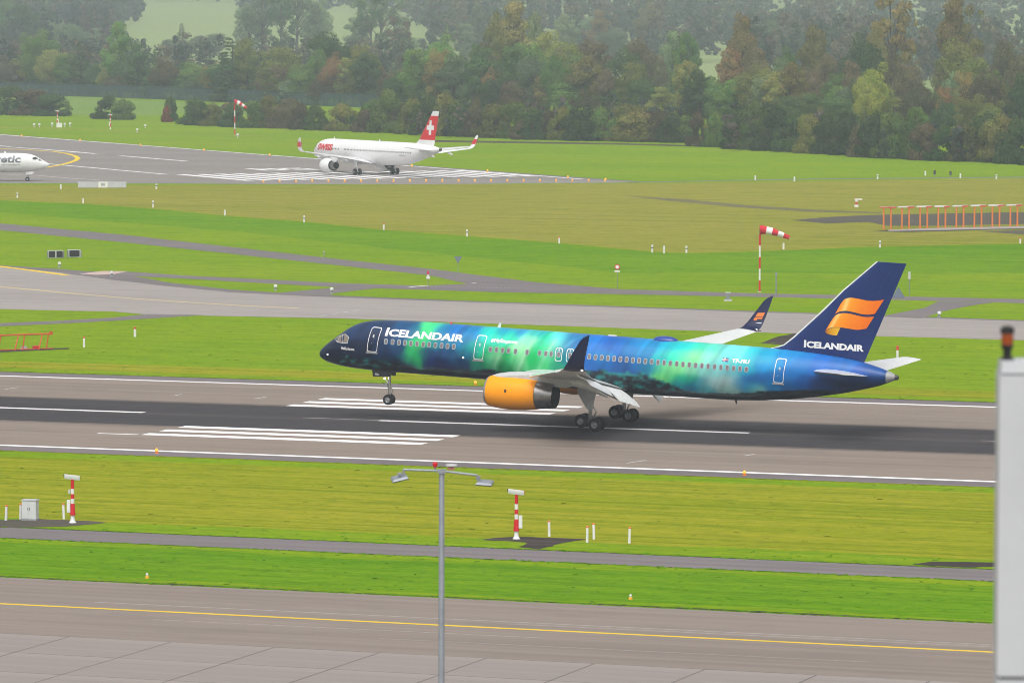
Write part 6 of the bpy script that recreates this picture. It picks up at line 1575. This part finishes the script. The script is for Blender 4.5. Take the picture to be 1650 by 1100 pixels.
# green mesh fence before the wood on the left
def fence():
    P = [at(px, py) for px, py in ((-120, 149), (0, 153), (120, 156), (240, 160), (360, 165), (480, 170), (640, 176))]
    t = thing('mesh_fence', 'long dark green mesh fence in front of the distant wood', 'fence', P[0])
    o = P[0]; H = 4.0; n = 0
    for a, b in zip(P, P[1:]):
        L = (b - a).length; k = max(1, int(L / 22)); d = (b - a) / k; nn = Vector((-d.y, d.x, 0)).normalized() * .04
        for i in range(k):
            q0, q1 = a + d * i - o, a + d * (i + 1) - o
            mb = MB(); vs = []
            for s in (-1, 1):
                for q, z in ((q0, .1), (q1, .1), (q1, H), (q0, H)): vs.append((q.x + nn.x * s, q.y + nn.y * s, z))
            mb.add(vs, [(0, 1, 2, 3), (7, 6, 5, 4), (0, 4, 5, 1), (1, 5, 6, 2), (2, 6, 7, 3), (3, 7, 4, 0)]); mb.build('mesh_panel', M['fence'], t, 0)
            mb = MB(); mb.tube([(q0.x, q0.y, 0), (q0.x, q0.y, H + .2)], .09, 6); mb.build('post', M['dark_metal'], t)
fence()

# woods on the hills: one mass each
def wood(name, label, spots, colours, seed, h=(15, 25), ls=.85):
    rng = np.random.default_rng(seed); Vs, Ts, Cs = [], [], []; LEAF_N.clear()
    for px0, px1, d0, d1, n in spots:
        for i in range(n):
            p = at_dist(rng.uniform(px0, px1), rng.uniform(d0, d1)); H = rng.uniform(*h)
            C, R = [], []; con = rng.random() < .35
            for k in range(16):
                z = rng.uniform(.15, .97); w = (1 - z) * .24 if con else .26 * math.sqrt(max(.05, 1 - ((z - .55) / .5) ** 2))
                a = rng.random() * 6.283; q = w * H * rng.random() ** .5
                C.append((p.x + math.cos(a) * q, p.y + math.sin(a) * q, p.z + z * H)); R.append(H * (.05 if con else .085))
            V, t = leaf_arrays(C, R, 420, ls, rng); Vs.append(V)
            col = np.array(colours[rng.integers(len(colours))]) * rng.uniform(.8, 1.2); Cs.append(t[:, None] * col[None])
    V = np.concatenate(Vs); T = np.concatenate(Cs); me = leaf_mesh(name, V, np.ones(len(V)), np.concatenate(LEAF_N))
    c = np.concatenate([np.repeat(T, 4, 0), np.ones((4 * len(V), 1))], 1).astype(np.float32)
    me.color_attributes['tone'].data.foreach_set('color', c.ravel())
    o = bpy.data.objects.new(name, me); COL.objects.link(o); tag(o, label, None, None, 'stuff')
D_, G_, O_, B_ = (.06, .085, .065), (.085, .12, .075), (.16, .145, .085), (.14, .12, .09)
wood('hill_wood', 'misty wood covering the hillside behind the left trees', [(-120, 195, 2250, 3300, 170), (60, 225, 3000, 3900, 90)], [D_, D_, G_, B_], 3)
wood('hill_wood', 'misty wood on the hillside behind the middle and right trees', [(690, 1340, 2250, 3000, 220), (1200, 1720, 1750, 2700, 200), (640, 1700, 2800, 4000, 230)], [D_, G_, G_, O_, B_], 5)
wood('hill_wood', 'misty tree line on the ridge above the pale field', [(190, 420, 3900, 4300, 70), (385, 430, 2900, 3700, 16), (520, 700, 3300, 4000, 60)], [D_, G_], 9)
wood('undergrowth', 'undergrowth between the trees of the wood edge', [(640, 1090, 1130, 1270, 34), (1150, 1720, 990, 1220, 46), (330, 640, 1500, 1750, 60), (-60, 320, 1600, 1900, 60)], [D_, G_, B_], 12, (4, 8), .35)
wood('hill_wood', 'hazy band of trees behind the green fence', [(-80, 230, 1680, 2080, 90), (230, 420, 1680, 1900, 26), (420, 660, 1640, 2050, 70)], [D_, G_, O_], 14, (11, 18), .5)
# ================================================================== standing grass: tufts too many to count
def tufts():
    m = bpy.data.materials.new('grass_blades'); m.use_nodes = True
    nt = m.node_tree; nt.nodes.clear()
    out = nd(nt, 'ShaderNodeOutputMaterial'); va = nd(nt, 'ShaderNodeVertexColor', layer_name='tone')
    d = nd(nt, 'ShaderNodeBsdfDiffuse'); tr = nd(nt, 'ShaderNodeBsdfTranslucent'); mx = nd(nt, 'ShaderNodeMixShader'); mx.inputs[0].default_value = .35
    for s in (d, tr): nt.links.new(va.outputs[0], s.inputs['Color'])
    nt.links.new(d.outputs[0], mx.inputs[1]); nt.links.new(tr.outputs[0], mx.inputs[2]); nt.links.new(mx.outputs[0], out.inputs['Surface'])
    rng = np.random.default_rng(21)
    A, C_, Y = np.array([.150, .268, .004]), np.array([.105, .245, .003]), np.array([.225, .265, .006])
    Vs, Cs = [], []
    w_k = .6
    def field(x0, x1, y0, y1, dens, base, h, w, edge=()):
        n = int((x1 - x0) * (y1 - y0) * dens)
        x = rng.uniform(x0, x1, n); y = rng.uniform(y0, y1, n)
        for yy, side in edge:                                    # a ragged fringe along the paving
            k = int((x1 - x0) * 10); x = np.concatenate([x, rng.uniform(x0, x1, k)]); y = np.concatenate([y, yy + side * np.abs(rng.normal(size=k)) * .16])
        n = len(x); a = rng.normal(size=n) * .22; hh = h * rng.uniform(.5, 1.5, n); ww = w * w_k * rng.uniform(.5, 1.6, n)
        dx, dy = np.cos(a) * ww, np.sin(a) * ww; lx, ly = rng.normal(size=n) * hh * .8, rng.normal(size=n) * hh * .8
        z = np.zeros(n)
        V = np.stack([np.stack([x - dx, y - dy, z], 1), np.stack([x + dx, y + dy, z], 1), np.stack([x + dx * .6 + lx, y + dy * .6 + ly, hh], 1), np.stack([x - dx * .6 + lx, y - dy * .6 + ly, hh * .9], 1)], 1)
        g1, g2 = V[:, 1] - V[:, 0], V[:, 2] - V[:, 0]; back = np.cross(g1, g2)[:, 1] > 0; V[back] = V[back][:, [1, 0, 3, 2]]     # all show the same side
        t = rng.uniform(.88, 1.12, (n, 1)); hue = 1 + rng.normal(size=(n, 3)) * np.array([.08, .03, .1])
        Vs.append(V); Cs.append(base[None] * t * hue)
    field(-15, 95, -103.9, -86.3, .25, C_, .045, .26, ((-103.95, -1), (-86.1, 1)))
    field(-25, 95, -80.0, -76, .25, C_, .045, .26, ((-80.1, -1),))
    field(-45, 95, -76, -34.4, .15, Y, .04, .32, ((-34.0, 1),))
    field(-85, 60, 34.8, 62, .1, A, .045, .32, ((34.6, -1),))
    field(-115, 50, 62, 106, .08, A, .045, .36)
    V = np.concatenate(Vs); C = np.clip(np.concatenate(Cs), 0, 1)
    # bare soil and slabs stay free of grass
    cx, cy = V[:, :, 0].mean(1), V[:, :, 1].mean(1)
    keep = np.ones(len(V), bool)
    for x0, x1, y0, y1 in ((-8, 6, -80.2, -74.5), (28, 36, -80.2, -74.0), (58, 70, -80.2, -77.5)):
        ux, uy = (cx - (x0 + x1) / 2) / ((x1 - x0) / 2), (cy - (y0 + y1) / 2) / ((y1 - y0) / 2)
        keep &= ~((ux ** 2 + uy ** 2) < 1)
    V, C = V[keep], C[keep]
    N = np.array([0, -.75, .66]) + rng.normal(size=(len(V), 3)) * .10; N /= np.linalg.norm(N, axis=1, keepdims=True)
    me = leaf_mesh('grass_tufts', V, np.ones(len(V)), N); me.materials.clear(); me.materials.append(m)
    c = np.concatenate([np.repeat(C, 4, 0), np.ones((4 * len(V), 1))], 1).astype(np.float32)
    me.color_attributes['tone'].data.foreach_set('color', c.ravel())
    o = bpy.data.objects.new('grass_tufts', me); COL.objects.link(o)
    tag(o, 'short grass standing on the verges beside runway and path', None, None, 'stuff')
tufts()
